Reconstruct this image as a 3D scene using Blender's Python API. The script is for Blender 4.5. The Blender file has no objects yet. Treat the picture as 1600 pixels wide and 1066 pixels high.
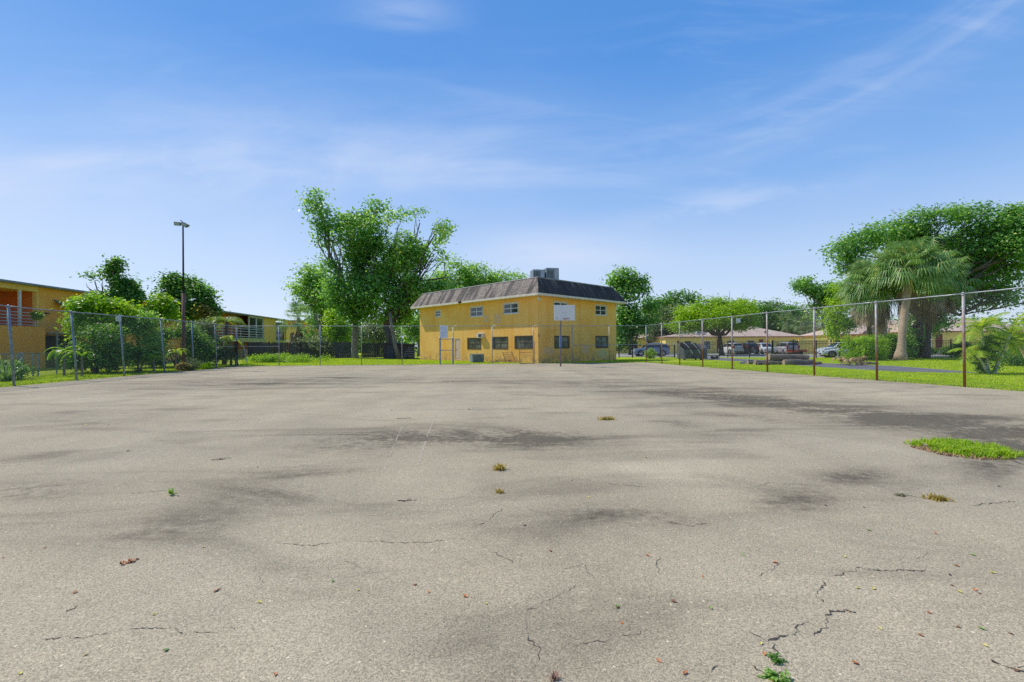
import bpy, bmesh, math, random
import numpy as np
from mathutils import Vector, Matrix, noise
R = math.radians
D = bpy.data
scene = bpy.context.scene
COL = scene.collection

# ------------------------------------------------------------------ camera
F, CH, HZ, ROLL = 750.0, 1.42, 541.0, 0.0055      # focal length in photo pixels, eye height, horizon row, roll
cam = D.cameras.new('camera'); camo = D.objects.new('camera', cam); COL.objects.link(camo)
cam.sensor_width = 36.0; cam.lens = 36.0 * F / 1600.0
cam.shift_y = (HZ - 533.0) / 1600.0
cam.clip_start = 0.05; cam.clip_end = 3000
k_ = ROLL; n_ = math.sqrt(1 + k_ * k_)
camo.matrix_world = Matrix(((1/n_, k_/n_, 0, 0), (0, 0, -1, 0), (-k_/n_, 1/n_, 0, CH), (0, 0, 0, 1)))
scene.camera = camo

# ------------------------------------------------------------------ light
SUN_EL = 53.0
SUN_AZ = (-0.90, 0.40)                             # towards the sun, in plan
scene.view_settings.view_transform = 'Standard'
scene.view_settings.look = 'None'
scene.view_settings.gamma = 1.0
EXPO = 0.35
scene.view_settings.exposure = EXPO
scene.render.engine = 'CYCLES'
scene.cycles.use_denoising = False
scene.cycles.max_bounces = 8
sv = Vector((SUN_AZ[0], SUN_AZ[1], 0)).normalized() * math.cos(R(SUN_EL)) + Vector((0, 0, math.sin(R(SUN_EL))))
sl = D.lights.new('sun', 'SUN'); sl.energy = 3.3; sl.angle = R(0.5); sl.color = (1.0, 0.95, 0.86)
so = D.objects.new('sun', sl); COL.objects.link(so)
so.rotation_euler = sv.to_track_quat('Z', 'Y').to_euler(); so.location = (-30, 10, 60)


class NX:
    """tiny helper: arithmetic on shader sockets"""
    def __init__(s, nt, v): s.nt = nt; s.v = v
    def _m(s, op, *a, clamp=False):
        n = s.nt.nodes.new('ShaderNodeMath'); n.operation = op; n.use_clamp = clamp
        for i, x in enumerate((s,) + a):
            x = x.v if isinstance(x, NX) else x
            if isinstance(x, (int, float)): n.inputs[i].default_value = x
            else: s.nt.links.new(x, n.inputs[i])
        return NX(s.nt, n.outputs[0])
    def __add__(s, o): return s._m('ADD', o)
    __radd__ = __add__
    def __sub__(s, o): return s._m('SUBTRACT', o)
    def __rsub__(s, o): return NX(s.nt, float(o))._m('SUBTRACT', s)
    def __mul__(s, o): return s._m('MULTIPLY', o)
    __rmul__ = __mul__
    def __truediv__(s, o): return s._m('DIVIDE', o)
    def __neg__(s): return s * -1.0
    def pw(s, e): return s._m('POWER', e)
    def mx(s, o): return s._m('MAXIMUM', o)
    def mn(s, o): return s._m('MINIMUM', o)
    def exp(s): return s._m('EXPONENT')
    def sat(s): return s._m('ADD', 0.0, clamp=True)
    def abs(s): return s._m('ABSOLUTE')
    def step(s, a, b):                             # smoothstep a..b
        n = s.nt.nodes.new('ShaderNodeMapRange'); n.interpolation_type = 'SMOOTHSTEP'
        s.nt.links.new(s.v, n.inputs[0]); n.inputs[1].default_value = a; n.inputs[2].default_value = b
        return NX(s.nt, n.outputs[0])


def gauss(x, s): return (-(x * x) * (1.0 / (s * s))).exp()


world = D.worlds.new('World'); scene.world = world; world.use_nodes = True
nt = world.node_tree; nd, lk = nt.nodes, nt.links
bg = nd['Background']
sky = nd.new('ShaderNodeTexSky'); sky.sky_type = 'NISHITA'; sky.sun_disc = False
sky.sun_elevation = R(SUN_EL); sky.sun_rotation = math.atan2(SUN_AZ[0], SUN_AZ[1])
sky.air_density = 1.0; sky.dust_density = 0.6; sky.ozone_density = 2.2
tc = nd.new('ShaderNodeTexCoord'); sx = nd.new('ShaderNodeSeparateXYZ'); lk.new(tc.outputs['Generated'], sx.inputs[0])
X, Y, Z = (NX(nt, sx.outputs[i]) for i in range(3))
yy = Y.mx(0.12)
u = X / yy; v = Z / yy
def wnoise(su, sv_, detail=5, rough=0.55, dist=0.0, off=0.0, scale=1.0):
    c = nd.new('ShaderNodeCombineXYZ')
    lk.new((u * su + off).v, c.inputs[0]); lk.new((v * sv_).v, c.inputs[1]); c.inputs[2].default_value = off
    n = nd.new('ShaderNodeTexNoise'); lk.new(c.outputs[0], n.inputs['Vector'])
    n.inputs['Scale'].default_value = scale; n.inputs['Detail'].default_value = detail
    n.inputs['Roughness'].default_value = rough; n.inputs['Distortion'].default_value = dist
    return NX(nt, n.outputs[0])
n1 = wnoise(1.6, 5.0, 6, 0.6, 0.6, 0.0)
n2 = wnoise(3.0, 14.0, 5, 0.6, 0.8, 3.7)
n3 = wnoise(0.9, 2.2, 3, 0.5, 0.2, 9.1)
arc = v - ((u.mx(0.1) - 0.1) * (u.mx(0.1) - 0.1) * 0.38 + 0.385)            # the long arc rising to the right
cb = nd.new('ShaderNodeCombineXYZ'); lk.new((u * 1.3).v, cb.inputs[0]); lk.new((arc * 13.0).v, cb.inputs[1]); cb.inputs[2].default_value = 5.2
nq = nd.new('ShaderNodeTexNoise'); lk.new(cb.outputs[0], nq.inputs['Vector']); nq.inputs['Detail'].default_value = 6; nq.inputs['Roughness'].default_value = 0.55; nq.inputs['Scale'].default_value = 1.0; nq.inputs['Distortion'].default_value = 0.3
n4 = NX(nt, nq.outputs[0])
w = gauss(arc, 0.07) * n4.step(0.30, 0.75) * 0.24 + gauss(arc, 0.05) * n2.step(0.35, 0.75) * 0.16
w = w + gauss(v - 0.40 - u * 0.06, 0.13) * (0.35 - u).step(0.0, 0.5) * n1.step(0.25, 0.75) * 0.46
w = w + gauss(v - 0.30, 0.16) * (-0.05 - u).step(0.0, 0.6) * n3.step(0.2, 0.7) * 0.40
w = w + gauss(v - 0.70, 0.04) * gauss(u + 0.22, 0.10) * n2.step(0.3, 0.6) * 0.28
w = w + gauss(v - 0.19, 0.05) * gauss(u - 0.10, 0.20) * n1.step(0.2, 0.6) * 0.75
w = w + gauss(v - 0.22 - u * 0.17, 0.03) * gauss(u - 0.45, 0.25) * n2.step(0.3, 0.6) * 0.35
w = w + n2.step(0.42, 0.80) * n3.step(0.35, 0.65) * 0.13
w = w.sat()
mix = nd.new('ShaderNodeMixRGB'); lk.new(w.v, mix.inputs[0])
BG = 0.13; kk = 1.0 / (BG * 2 ** EXPO)
ramp = nd.new('ShaderNodeValToRGB'); lk.new(Z.sat().v, ramp.inputs[0])
els = ramp.color_ramp.elements
for i, (p_, c_) in enumerate(((0.0, (0.70, 0.80, 0.97)), (0.16, (0.51, 0.67, 0.95)), (0.30, (0.235, 0.465, 0.89)), (0.50, (0.080, 0.305, 0.785)), (1.0, (0.04, 0.19, 0.60)))):
    e_ = els[i] if i < 2 else els.new(p_)
    e_.position = p_; e_.color = (*c_, 1)
rs = nd.new('ShaderNodeMixRGB'); rs.blend_type = 'MULTIPLY'; rs.inputs[0].default_value = 1.0
lk.new(ramp.outputs[0], rs.inputs[1]); rs.inputs[2].default_value = (kk, kk, kk, 1)
bl = nd.new('ShaderNodeMixRGB'); bl.inputs[0].default_value = 0.82
lk.new(sky.outputs[0], bl.inputs[1]); lk.new(rs.outputs[0], bl.inputs[2])
lk.new(bl.outputs[0], mix.inputs[1]); mix.inputs[2].default_value = (0.66*kk, 0.76*kk, 0.97*kk, 1)
lk.new(mix.outputs[0], bg.inputs[0]); bg.inputs[1].default_value = BG


# ------------------------------------------------------------------ geometry helpers
def hz(px): return HZ - ROLL * (px - 800)
def G(px, py, z=0.0):
    """ground point seen at a photo pixel"""
    a = (px - 800) / F; b = (HZ - py) / F
    x = a + ROLL * b; d = b - ROLL * a
    t = (z - CH) / d
    return Vector((x * t, t, z))
def P(px, py, Yd):
    """point seen at a photo pixel at distance Yd"""
    a = (px - 800) / F; b = (HZ - py) / F
    return Vector(((a + ROLL * b) * Yd, Yd, CH + (b - ROLL * a) * Yd))
def XY(px, Yd): return Vector(((px - 800) / F * Yd, Yd, 0))


class MB:
    def __init__(s): s.v = []; s.f = []
    def add(s, vs, fs):
        o = len(s.v); s.v += [tuple(p) for p in vs]; s.f += [tuple(i + o for i in f) for f in fs]; return s
    def box(s, a, b, M=None):
        x0, y0, z0 = a; x1, y1, z1 = b
        vs = [(x0,y0,z0),(x1,y0,z0),(x1,y1,z0),(x0,y1,z0),(x0,y0,z1),(x1,y0,z1),(x1,y1,z1),(x0,y1,z1)]
        if M is not None: vs = [M @ Vector(p) for p in vs]
        return s.add(vs, [(0,3,2,1),(4,5,6,7),(0,1,5,4),(1,2,6,5),(2,3,7,6),(3,0,4,7)])
    def cbox(s, c, sz, M=None):
        return s.box([c[i]-sz[i]/2 for i in range(3)], [c[i]+sz[i]/2 for i in range(3)], M)
    def tube(s, pts, rad, n=8, cap=True, closed=False):
        pts = [Vector(p) for p in pts]
        if not isinstance(rad, (list, tuple)): rad = [rad] * len(pts)
        o = len(s.v); ref = None; N = len(pts)
        for i, p in enumerate(pts):
            if closed: t = (pts[(i+1) % N] - pts[i-1]).normalized()
            else: t = (pts[min(i+1, N-1)] - pts[max(i-1, 0)]).normalized()
            if ref is None:
                ref = Vector((0, 0, 1)) if abs(t.z) < 0.9 else Vector((1, 0, 0))
            a = t.cross(ref).normalized(); b = a.cross(t).normalized(); ref = b
            for j in range(n):
                w_ = 2 * math.pi * j / n
                s.v.append(tuple(p + (a * math.cos(w_) + b * math.sin(w_)) * rad[i]))
        for i in range(N if closed else N - 1):
            i2 = (i + 1) % N
            for j in range(n):
                j2 = (j + 1) % n
                s.f.append((o+i*n+j, o+i*n+j2, o+i2*n+j2, o+i2*n+j))
        if cap and not closed:
            s.f.append(tuple(o + j for j in range(n))[::-1]); s.f.append(tuple(o + (N-1)*n + j for j in range(n)))
        return s
    def quad(s, *p): return s.add(p, [tuple(range(len(p)))])
    def lathe(s, prof, n=20, axis='z', c=(0, 0, 0), cap=True):
        o = len(s.v)
        for (r, h) in prof:
            for j in range(n):
                w_ = 2*math.pi*j/n
                if axis == 'z': q = (c[0]+r*math.cos(w_), c[1]+r*math.sin(w_), c[2]+h)
                elif axis == 'y': q = (c[0]+r*math.cos(w_), c[1]+h, c[2]+r*math.sin(w_))
                else: q = (c[0]+h, c[1]+r*math.cos(w_), c[2]+r*math.sin(w_))
                s.v.append(q)
        for i in range(len(prof)-1):
            for j in range(n):
                j2 = (j+1) % n
                s.f.append((o+i*n+j, o+i*n+j2, o+(i+1)*n+j2, o+(i+1)*n+j))
        if cap:
            s.f.append(tuple(o+j for j in range(n))); s.f.append(tuple(o+(len(prof)-1)*n+j for j in range(n)))
        return s
    def build(s, name, m, parent=None, smooth=False, bevel=0, world=False):
        vs = s.v
        if world and parent is not None:
            I = wmat(parent).inverted(); vs = [tuple(I @ Vector(p)) for p in vs]
        me = D.meshes.new(name); me.from_pydata(vs, [], s.f); me.update()
        bm = bmesh.new(); bm.from_mesh(me); bmesh.ops.recalc_face_normals(bm, faces=bm.faces); bm.to_mesh(me); bm.free()
        if smooth: me.polygons.foreach_set('use_smooth', [True]*len(me.polygons))
        me.materials.append(m)
        o = D.objects.new(name, me); COL.objects.link(o)
        if parent is not None: o.parent = parent
        if bevel:
            b = o.modifiers.new('bevel', 'BEVEL'); b.width = bevel; b.segments = 2; b.limit_method = 'ANGLE'
        return o


def wmat(o):
    M = Matrix.Translation(o.location) @ Matrix.Rotation(o.rotation_euler.z, 4, 'Z')
    return wmat(o.parent) @ M if o.parent else M
def tag(o, label, cat, group=None, kind=None):
    if label: o['label'] = label
    if cat: o['category'] = cat
    if group: o['group'] = group
    if kind: o['kind'] = kind
    return o
def thing(name, label, cat, loc=(0, 0, 0), rz=0.0, group=None):
    o = D.objects.new(name, None); COL.objects.link(o); o.location = loc; o.rotation_euler = (0, 0, rz)
    o.empty_display_size = 0.3
    return tag(o, label, cat, group)
def struct(o): o['kind'] = 'structure'; return o
def stuff(o, label, cat): return tag(o, label, cat, kind='stuff')
def kids(o): return [c for c in D.objects if c.parent == o]
def dup(o, loc=None, rz=None, label=None, parent=None, scale=None):
    c = o.copy(); COL.objects.link(c)
    if parent is not None: c.parent = parent
    if loc is not None: c.location = loc
    if rz is not None: c.rotation_euler = (0, 0, rz)
    if scale is not None: c.scale = (scale,)*3
    if label: c['label'] = label
    for ch in kids(o): dup(ch, parent=c)
    return c


# ------------------------------------------------------------------ materials
def mat(name, c, rough=0.7, c2=None, scale=3.0, amt=None, bump=0.0, bscale=40.0, metal=0.0, spec=None, stretch=None, detail=5, coords='Object', lo=0.35, hi=0.65):
    m = D.materials.new(name); m.use_nodes = True
    t = m.node_tree; n = t.nodes; l = t.links; b = n['Principled BSDF']
    b.inputs['Roughness'].default_value = rough; b.inputs['Metallic'].default_value = metal
    if spec is not None: b.inputs['Specular IOR Level'].default_value = spec
    b.inputs['Base Color'].default_value = (*c, 1)
    tcn = n.new('ShaderNodeTexCoord'); mp = n.new('ShaderNodeMapping'); l.new(tcn.outputs[coords], mp.inputs[0])
    if stretch: mp.inputs['Scale'].default_value = stretch
    if c2 is not None:
        nz = n.new('ShaderNodeTexNoise'); l.new(mp.outputs[0], nz.inputs['Vector'])
        nz.inputs['Scale'].default_value = scale; nz.inputs['Detail'].default_value = detail; nz.inputs['Roughness'].default_value = 0.6
        r = n.new('ShaderNodeMapRange'); l.new(nz.outputs[0], r.inputs[0]); r.inputs[1].default_value = lo; r.inputs[2].default_value = hi
        mx = n.new('ShaderNodeMixRGB'); l.new(r.outputs[0], mx.inputs[0])
        mx.inputs[1].default_value = (*c, 1); mx.inputs[2].default_value = (*c2, 1)
        l.new(mx.outputs[0], b.inputs['Base Color']); m['mix'] = mx.name
    if bump:
        nb = n.new('ShaderNodeTexNoise'); l.new(tcn.outputs[coords], nb.inputs['Vector']); nb.inputs['Scale'].default_value = bscale
        nb.inputs['Detail'].default_value = 4
        bp = n.new('ShaderNodeBump'); l.new(nb.outputs[0], bp.inputs['Height']); bp.inputs['Strength'].default_value = bump
        bp.inputs['Distance'].default_value = 0.02; l.new(bp.outputs[0], b.inputs['Normal'])
    return m


def leafmat(name, ca, cb, cc=None, trans=0.50, rough=0.42, cl=0.35):
    """leaf colour differs leaf by leaf and branch by branch; leaves let light through"""
    m = D.materials.new(name); m.use_nodes = True
    t = m.node_tree; n = t.nodes; l = t.links; b = n['Principled BSDF']; out = n['Material Output']
    g = n.new('ShaderNodeNewGeometry'); tcn = n.new('ShaderNodeTexCoord')
    nz = n.new('ShaderNodeTexNoise'); l.new(tcn.outputs['Object'], nz.inputs['Vector']); nz.inputs['Scale'].default_value = cl; nz.inputs['Detail'].default_value = 3
    f = NX(t, g.outputs['Random Per Island']) * 0.60 + (NX(t, nz.outputs[0]) - 0.36) * 1.5
    f = f.sat()
    mx = n.new('ShaderNodeMixRGB'); l.new(f.v, mx.inputs[0]); mx.inputs[1].default_value = (*ca, 1); mx.inputs[2].default_value = (*cb, 1)
    col = mx.outputs[0]
    if cc:
        m2 = n.new('ShaderNodeMixRGB'); l.new(NX(t, g.outputs['Random Per Island']).step(0.90, 0.97).v, m2.inputs[0])
        l.new(col, m2.inputs[1]); m2.inputs[2].default_value = (*cc, 1); col = m2.outputs[0]
    l.new(col, b.inputs['Base Color']); b.inputs['Roughness'].default_value = rough
    b.inputs['Specular IOR Level'].default_value = 0.35
    tr = n.new('ShaderNodeBsdfTranslucent')
    br = n.new('ShaderNodeMixRGB'); br.blend_type = 'MULTIPLY'; br.inputs[0].default_value = 1; l.new(col, br.inputs[1]); br.inputs[2].default_value = (1.45, 1.45, 0.8, 1)
    l.new(br.outputs[0], tr.inputs[0])
    ms = n.new('ShaderNodeMixShader'); ms.inputs[0].default_value = trans
    l.new(b.outputs[0], ms.inputs[1]); l.new(tr.outputs[0], ms.inputs[2]); l.new(ms.outputs[0], out.inputs[0])
    return m


M_bark = mat('bark_grey', (0.16, 0.13, 0.10), 0.9, (0.30, 0.26, 0.21), 6, bump=0.6, bscale=12, stretch=(1, 1, 0.3))
M_bark_d = mat('bark_dark', (0.06, 0.045, 0.035), 0.9, (0.14, 0.11, 0.08), 6, bump=0.6, bscale=12, stretch=(1, 1, 0.3))
M_bark_palm = mat('palm_bark', (0.27, 0.18, 0.11), 0.9, (0.48, 0.36, 0.25), 5, bump=0.7, bscale=9, stretch=(1, 1, 3))
M_leaf_mid = leafmat('leaf_mid_green', (0.035, 0.16, 0.035), (0.30, 0.54, 0.11), (0.52, 0.66, 0.26))
M_leaf_dark = leafmat('leaf_dark_green', (0.03, 0.13, 0.03), (0.20, 0.40, 0.07), (0.38, 0.52, 0.18))
M_leaf_bright = leafmat('leaf_bright_green', (0.12, 0.30, 0.015), (0.44, 0.60, 0.03))
M_leaf_lite = leafmat('leaf_light_green', (0.07, 0.25, 0.03), (0.42, 0.62, 0.13), (0.62, 0.70, 0.28))
M_leaf_ylw = leafmat('leaf_yellow_green', (0.22, 0.38, 0.02), (0.50, 0.58, 0.05), (0.6, 0.5, 0.1))
M_leaf_palm = leafmat('leaf_palm', (0.06, 0.19, 0.045), (0.38, 0.54, 0.18), (0.66, 0.62, 0.24), 0.25)
M_leaf_hedge = leafmat('leaf_hedge', (0.03, 0.13, 0.02), (0.22, 0.42, 0.05), (0.40, 0.55, 0.12))
M_leaf_olive = leafmat('leaf_grey_green', (0.07, 0.13, 0.06), (0.26, 0.32, 0.17))
M_thatch = leafmat('dead_frond', (0.20, 0.14, 0.09), (0.42, 0.33, 0.23), None, 0.1, 0.8)
M_grassb = leafmat('grass_blades', (0.27, 0.42, 0.010), (0.56, 0.66, 0.02), (0.60, 0.52, 0.12), 0.4, 0.6, 0.8)
M_dryg = leafmat('dry_weed', (0.30, 0.24, 0.06), (0.55, 0.40, 0.10), (0.30, 0.40, 0.05))

M_galv = mat('galvanised_steel', (0.40, 0.42, 0.44), 0.45, (0.25, 0.26, 0.28), 9, metal=0.55)
M_wire = mat('chain_link_wire', (0.12, 0.13, 0.14), 0.6, metal=0.0, spec=0.2)
M_galvd = mat('weathered_blue_grey_steel', (0.20, 0.25, 0.30), 0.55, (0.36, 0.42, 0.48), 7, metal=0.4)
M_black = mat('black_painted_iron', (0.012, 0.012, 0.014), 0.4, metal=0.3)
M_white = mat('white_paint', (0.78, 0.78, 0.76), 0.5, (0.62, 0.62, 0.60), 4)
M_trim = mat('cream_trim', (0.78, 0.70, 0.55), 0.6, (0.60, 0.52, 0.40), 3)
def rustmat():
    m = mat('rusting_post', (0.40, 0.40, 0.40), 0.65, (0.30, 0.12, 0.045), 5, metal=0.2, bump=0.3, bscale=60)
    t = m.node_tree; n = t.nodes; l = t.links
    mx = n[m['mix']]; g = n.new('ShaderNodeNewGeometry'); s = n.new('ShaderNodeSeparateXYZ'); l.new(g.outputs['Position'], s.inputs[0])
    nz = NX(t, mx.inputs[0].links[0].from_socket)
    z = NX(t, s.outputs[2]); l.new(((2.9 - z) * 0.40 + nz * 0.55 - 0.20).sat().v, mx.inputs[0])
    return m
M_rust = rustmat()
M_rustiron = mat('rusty_iron', (0.20, 0.08, 0.04), 0.8, (0.33, 0.16, 0.08), 8, bump=0.4)


def window_glass(name, c, rough=0.08, c2=None):
    m = mat(name, c, rough, c2 or tuple(x*2.2 for x in c), 0.9, spec=0.9)
    return m
M_glass = window_glass('window_glass', (0.018, 0.022, 0.026))
M_glass_c = window_glass('curtained_glass', (0.035, 0.04, 0.035), 0.12, (0.22, 0.23, 0.18))
M_alu = mat('aluminium_frame', (0.70, 0.71, 0.70), 0.45, metal=0.2)
M_framed = mat('dark_bronze_frame', (0.10, 0.07, 0.04), 0.5)

# ------------------------------------------------------------------ the ground
def groundmat():
    m = D.materials.new('lawn'); m.use_nodes = True; t = m.node_tree; n = t.nodes; l = t.links; b = n['Principled BSDF']
    g = n.new('ShaderNodeNewGeometry')
    def nz(s, d=4):
        q = n.new('ShaderNodeTexNoise'); l.new(g.outputs['Position'], q.inputs['Vector']); q.inputs['Scale'].default_value = s; q.inputs['Detail'].default_value = d
        return NX(t, q.outputs[0])
    r = n.new('ShaderNodeValToRGB'); e = r.color_ramp.elements
    e[0].position = 0.30; e[0].color = (0.20, 0.28, 0.010, 1); e[1].position = 0.62; e[1].color = (0.42, 0.52, 0.02, 1)
    x = r.color_ramp.elements.new(0.75); x.color = (0.42, 0.52, 0.07, 1)
    l.new((nz(0.35) * 0.45 + nz(6) * 0.35 + nz(45, 6) * 0.25).v, r.inputs[0]); l.new(r.outputs[0], b.inputs['Base Color'])
    bp = n.new('ShaderNodeBump'); l.new(nz(60, 6).v, bp.inputs['Height']); bp.inputs['Strength'].default_value = 0.8; bp.inputs['Distance'].default_value = 0.05
    l.new(bp.outputs[0], b.inputs['Normal']); b.inputs['Roughness'].default_value = 0.9
    b.inputs['Specular IOR Level'].default_value = 0.15
    return m
M_lawn = groundmat()
g = MB(); g.quad((-600, -60, 0), (600, -60, 0), (600, 900, 0), (-600, 900, 0)); struct(g.build('ground', M_lawn))

FL = [(XY(px, y_)) for px, y_ in ((22, 18.15), (120, 21.2), (194, 24.2), (257, 27.2), (302, 30.2), (338, 33.2), (371, 36.3))]
d_ = (FL[1] - FL[0]); FL = [FL[0] - d_*2, FL[0] - d_] + FL
FR = [XY(px, 15.56 + 3.02*i) for i, px in enumerate((1507, 1370, 1272, 1199, 1144, 1098, 1062, 1034, 1009.5))]
d_ = Vector((-0.42, 3.0, 0)); FR = [FR[0] - d_*2, FR[0] - d_] + FR
def back_pt(px):
    A, B = FL[-1], FR[-1]; a = (px - 800) / F; d = B - A
    t = (a * A.y - A.x) / (d.x - a * d.y); return A + d * t
FB = [back_pt(px) for px in (371, 436, 500, 565, 628, 688, 708, 769, 833, 894, 952, 1009.5)]

# stains and worn areas on the court: centre x, centre y, half width, half height (photo px), strength (+ dark, - pale), lean
ST = [(800,960,1500,150,-.42,0),(800,1060,1500,90,-.15,0),
 (40,770,110,18,.75,-.05),(140,845,160,28,.45,-.08),(300,830,120,30,.38,-.12),(420,775,110,22,.42,-.06),(450,740,130,10,.40,-.03),
 (560,700,110,24,.30,.0),(620,690,160,14,.42,-.04),(760,684,170,16,.38,.02),(850,690,110,22,.45,.05),(590,800,50,30,.38,-.1),
 (960,805,110,20,.62,.03),(1060,820,90,14,.38,.05),(1240,785,80,24,.72,.0),(1330,745,50,14,.78,.02),(1400,775,40,14,.35,0),
 (1090,618,150,7,.55,.06),(1200,628,150,10,.75,.09),(1340,650,150,12,.80,.07),(1500,668,140,16,.80,.05),(1590,690,90,28,.75,0),
 (1060,662,32,5,.7,.1),(1190,656,40,5,.5,.1),(1120,650,60,5,.35,.06),(1090,676,80,8,.3,.03),(1560,730,60,30,.55,0),
 (300,604,110,6,.40,-.02),(420,600,110,5,.5,.0),(500,592,160,5,.38,.0),(680,596,170,5,.30,0),(880,600,130,5,.30,0),(1000,603,100,5,.35,.03),
 (80,650,110,10,.30,-.05),(200,660,100,8,.26,-.04),(60,715,90,10,.28,-.03),
 (620,980,130,50,.45,0),(560,920,90,40,.35,0),(760,1020,160,50,.45,0),(900,900,110,60,.25,0),(1000,960,60,50,.15,0),(300,980,110,50,.18,0),
 (900,980,90,40,.28,0),(1450,960,200,60,.12,0),(420,950,60,30,.15,0),(1200,850,100,30,.12,0),
 (960,728,50,10,-.65,.12),(1035,740,55,16,-.85,.15),(340,677,60,6,-.40,0),(430,590,60,4,-.3,0),(1440,620,180,8,-.45,.05),(700,612,120,5,-.25,0),
 (170,625,160,12,-.30,0),(1120,720,120,25,-.25,0),(1380,700,70,12,-.30,0),(1290,600,120,5,-.35,.06),(900,640,120,14,-.2,0),(560,650,200,10,-.2,0)]
def court():
    A, B, C_, E = FL[0], FL[-1], FR[-1], FR[0]
    # extend towards and behind the camera
    dl = (B - A).normalized(); dr = (C_ - E).normalized()
    A0 = B - dl * 48; E0 = C_ - dr * 50
    off = 0.12
    B = B + Vector((-off, off*.6, 0)); C_ = C_ + Vector((off, off*.6, 0)); A0 = A0 + Vector((-off, 0, 0)); E0 = E0 + Vector((off, 0, 0))
    nu, nv = 300, 420
    uu, vv = np.meshgrid(np.linspace(0, 1, nu), np.linspace(0, 1, nv))
    def lerp(p, q, t): return np.array(p)[None, None, :] * (1 - t[..., None]) + np.array(q)[None, None, :] * t[..., None]
    L = lerp(A0, B, vv); Rr = lerp(E0, C_, vv)
    Pp = L * (1 - uu[..., None]) + Rr * uu[..., None]
    rng = np.random.RandomState(5)
    # ragged outer edge
    jag = (rng.rand(nv) - .5) * .12; jag = np.convolve(jag, np.ones(3)/3, 'same')
    Pp[:, 0, 0] += jag; Pp[:, -1, 0] += jag[::-1]; Pp[-1, :, 1] += np.convolve((rng.rand(nu)-.5)*.3, np.ones(3)/3, 'same')
    Pp[..., 2] = 0.014
    x, y = Pp[..., 0].ravel(), Pp[..., 1].ravel()
    ys = np.maximum(y, 1.7)
    px = 800 + F * x / ys; py = HZ - ROLL*(px-800) + F * CH / ys
    s = np.zeros_like(x)
    for (cx, cy, hw, hh, a, ln) in ST:
        dx = (px - cx) / hw; dy = (py - cy - ln * (px - cx)) / hh
        s += a * np.exp(-(dx*dx + dy*dy) * 0.9)
    s *= (y > 1.5)
    me = D.meshes.new('court')
    idx = np.arange(nu*nv).reshape(nv, nu)
    q = np.stack([idx[:-1, :-1], idx[:-1, 1:], idx[1:, 1:], idx[1:, :-1]], -1).reshape(-1, 4)
    me.vertices.add(nu*nv); me.vertices.foreach_set('co', Pp.reshape(-1).astype(np.float32))
    me.loops.add(q.size); me.loops.foreach_set('vertex_index', q.ravel().astype(np.int32))
    me.polygons.add(len(q)); me.polygons.foreach_set('loop_start', (np.arange(len(q))*4).astype(np.int32))
    me.polygons.foreach_set('loop_total', np.full(len(q), 4, np.int32))
    me.update(); at = me.attributes.new('stain', 'FLOAT', 'POINT'); at.data.foreach_set('value', s.astype(np.float32))
    m = D.materials.new('weathered_asphalt'); m.use_nodes = True; t = m.node_tree; n = t.nodes; l = t.links; b = n['Principled BSDF']
    gg = n.new('ShaderNodeNewGeometry')
    def nz(sc, d=4, rg=0.6, dist=0.0):
        qn = n.new('ShaderNodeTexNoise'); l.new(gg.outputs['Position'], qn.inputs['Vector']); qn.inputs['Scale'].default_value = sc
        qn.inputs['Detail'].default_value = d; qn.inputs['Roughness'].default_value = rg; qn.inputs['Distortion'].default_value = dist
        return NX(t, qn.outputs[0])
    atn = n.new('ShaderNodeAttribute'); atn.attribute_name = 'stain'
    stn = NX(t, atn.outputs['Fac'])
    mid = nz(1.1, 6, 0.62, 0.4); big = nz(0.22, 4, 0.55, 0.5); fine = nz(9, 5, 0.7); grit = nz(260, 2, 0.6); grit2 = nz(75, 4, 0.75)
    base = 0.465 + (big - 0.5) * 0.16 + (mid - 0.5) * 0.20 + (fine - 0.5) * 0.06
    mpp = n.new('ShaderNodeMapping'); mpp.inputs['Scale'].default_value = (0.30, 0.85, 1); mpp.inputs['Rotation'].default_value = (0, 0, 0.25); l.new(gg.outputs['Position'], mpp.inputs[0])
    qs = n.new('ShaderNodeTexNoise'); l.new(mpp.outputs[0], qs.inputs['Vector']); qs.inputs['Scale'].default_value = 1.0; qs.inputs['Detail'].default_value = 7; qs.inputs['Roughness'].default_value = 0.62; qs.inputs['Distortion'].default_value = 0.9
    strk = NX(t, qs.outputs[0])
    dark = strk.step(0.47, 0.70) * 0.46 + (stn.mx(0.0) * (0.80 + (mid - 0.5) * 3.4 + (strk - 0.5) * 3.0 + (fine - 0.5) * 3.6 + (grit2 - 0.5) * 2.0)).sat() + ((big - 0.55).mx(0.0) * (mid * 2.2)).mn(0.2)
    mp2 = n.new('ShaderNodeMapping'); mp2.inputs['Scale'].default_value = (0.75, 0.07, 1); mp2.inputs['Rotation'].default_value = (0, 0, -0.12); l.new(gg.outputs['Position'], mp2.inputs[0])
    q2 = n.new('ShaderNodeTexNoise'); l.new(mp2.outputs[0], q2.inputs['Vector']); q2.inputs['Scale'].default_value = 1.0; q2.inputs['Detail'].default_value = 5; q2.inputs['Distortion'].default_value = 0.4
    base = base * (1.0 + (NX(t, q2.outputs[0]) - 0.5) * 0.42)
    base = base * (1.0 - dark.mn(1.0) * 0.66) + (-stn).mx(0.0) * 0.14
    vo = n.new('ShaderNodeTexVoronoi'); l.new(gg.outputs['Position'], vo.inputs['Vector']); vo.inputs['Scale'].default_value = 150
    sv2 = n.new('ShaderNodeSeparateXYZ'); l.new(vo.outputs['Color'], sv2.inputs[0])
    stone = NX(t, sv2.outputs[0])
    base = base * (0.60 + stone * 0.52 + (grit - 0.5) * 1.3 + (grit2 - 0.5) * 1.0)
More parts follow.
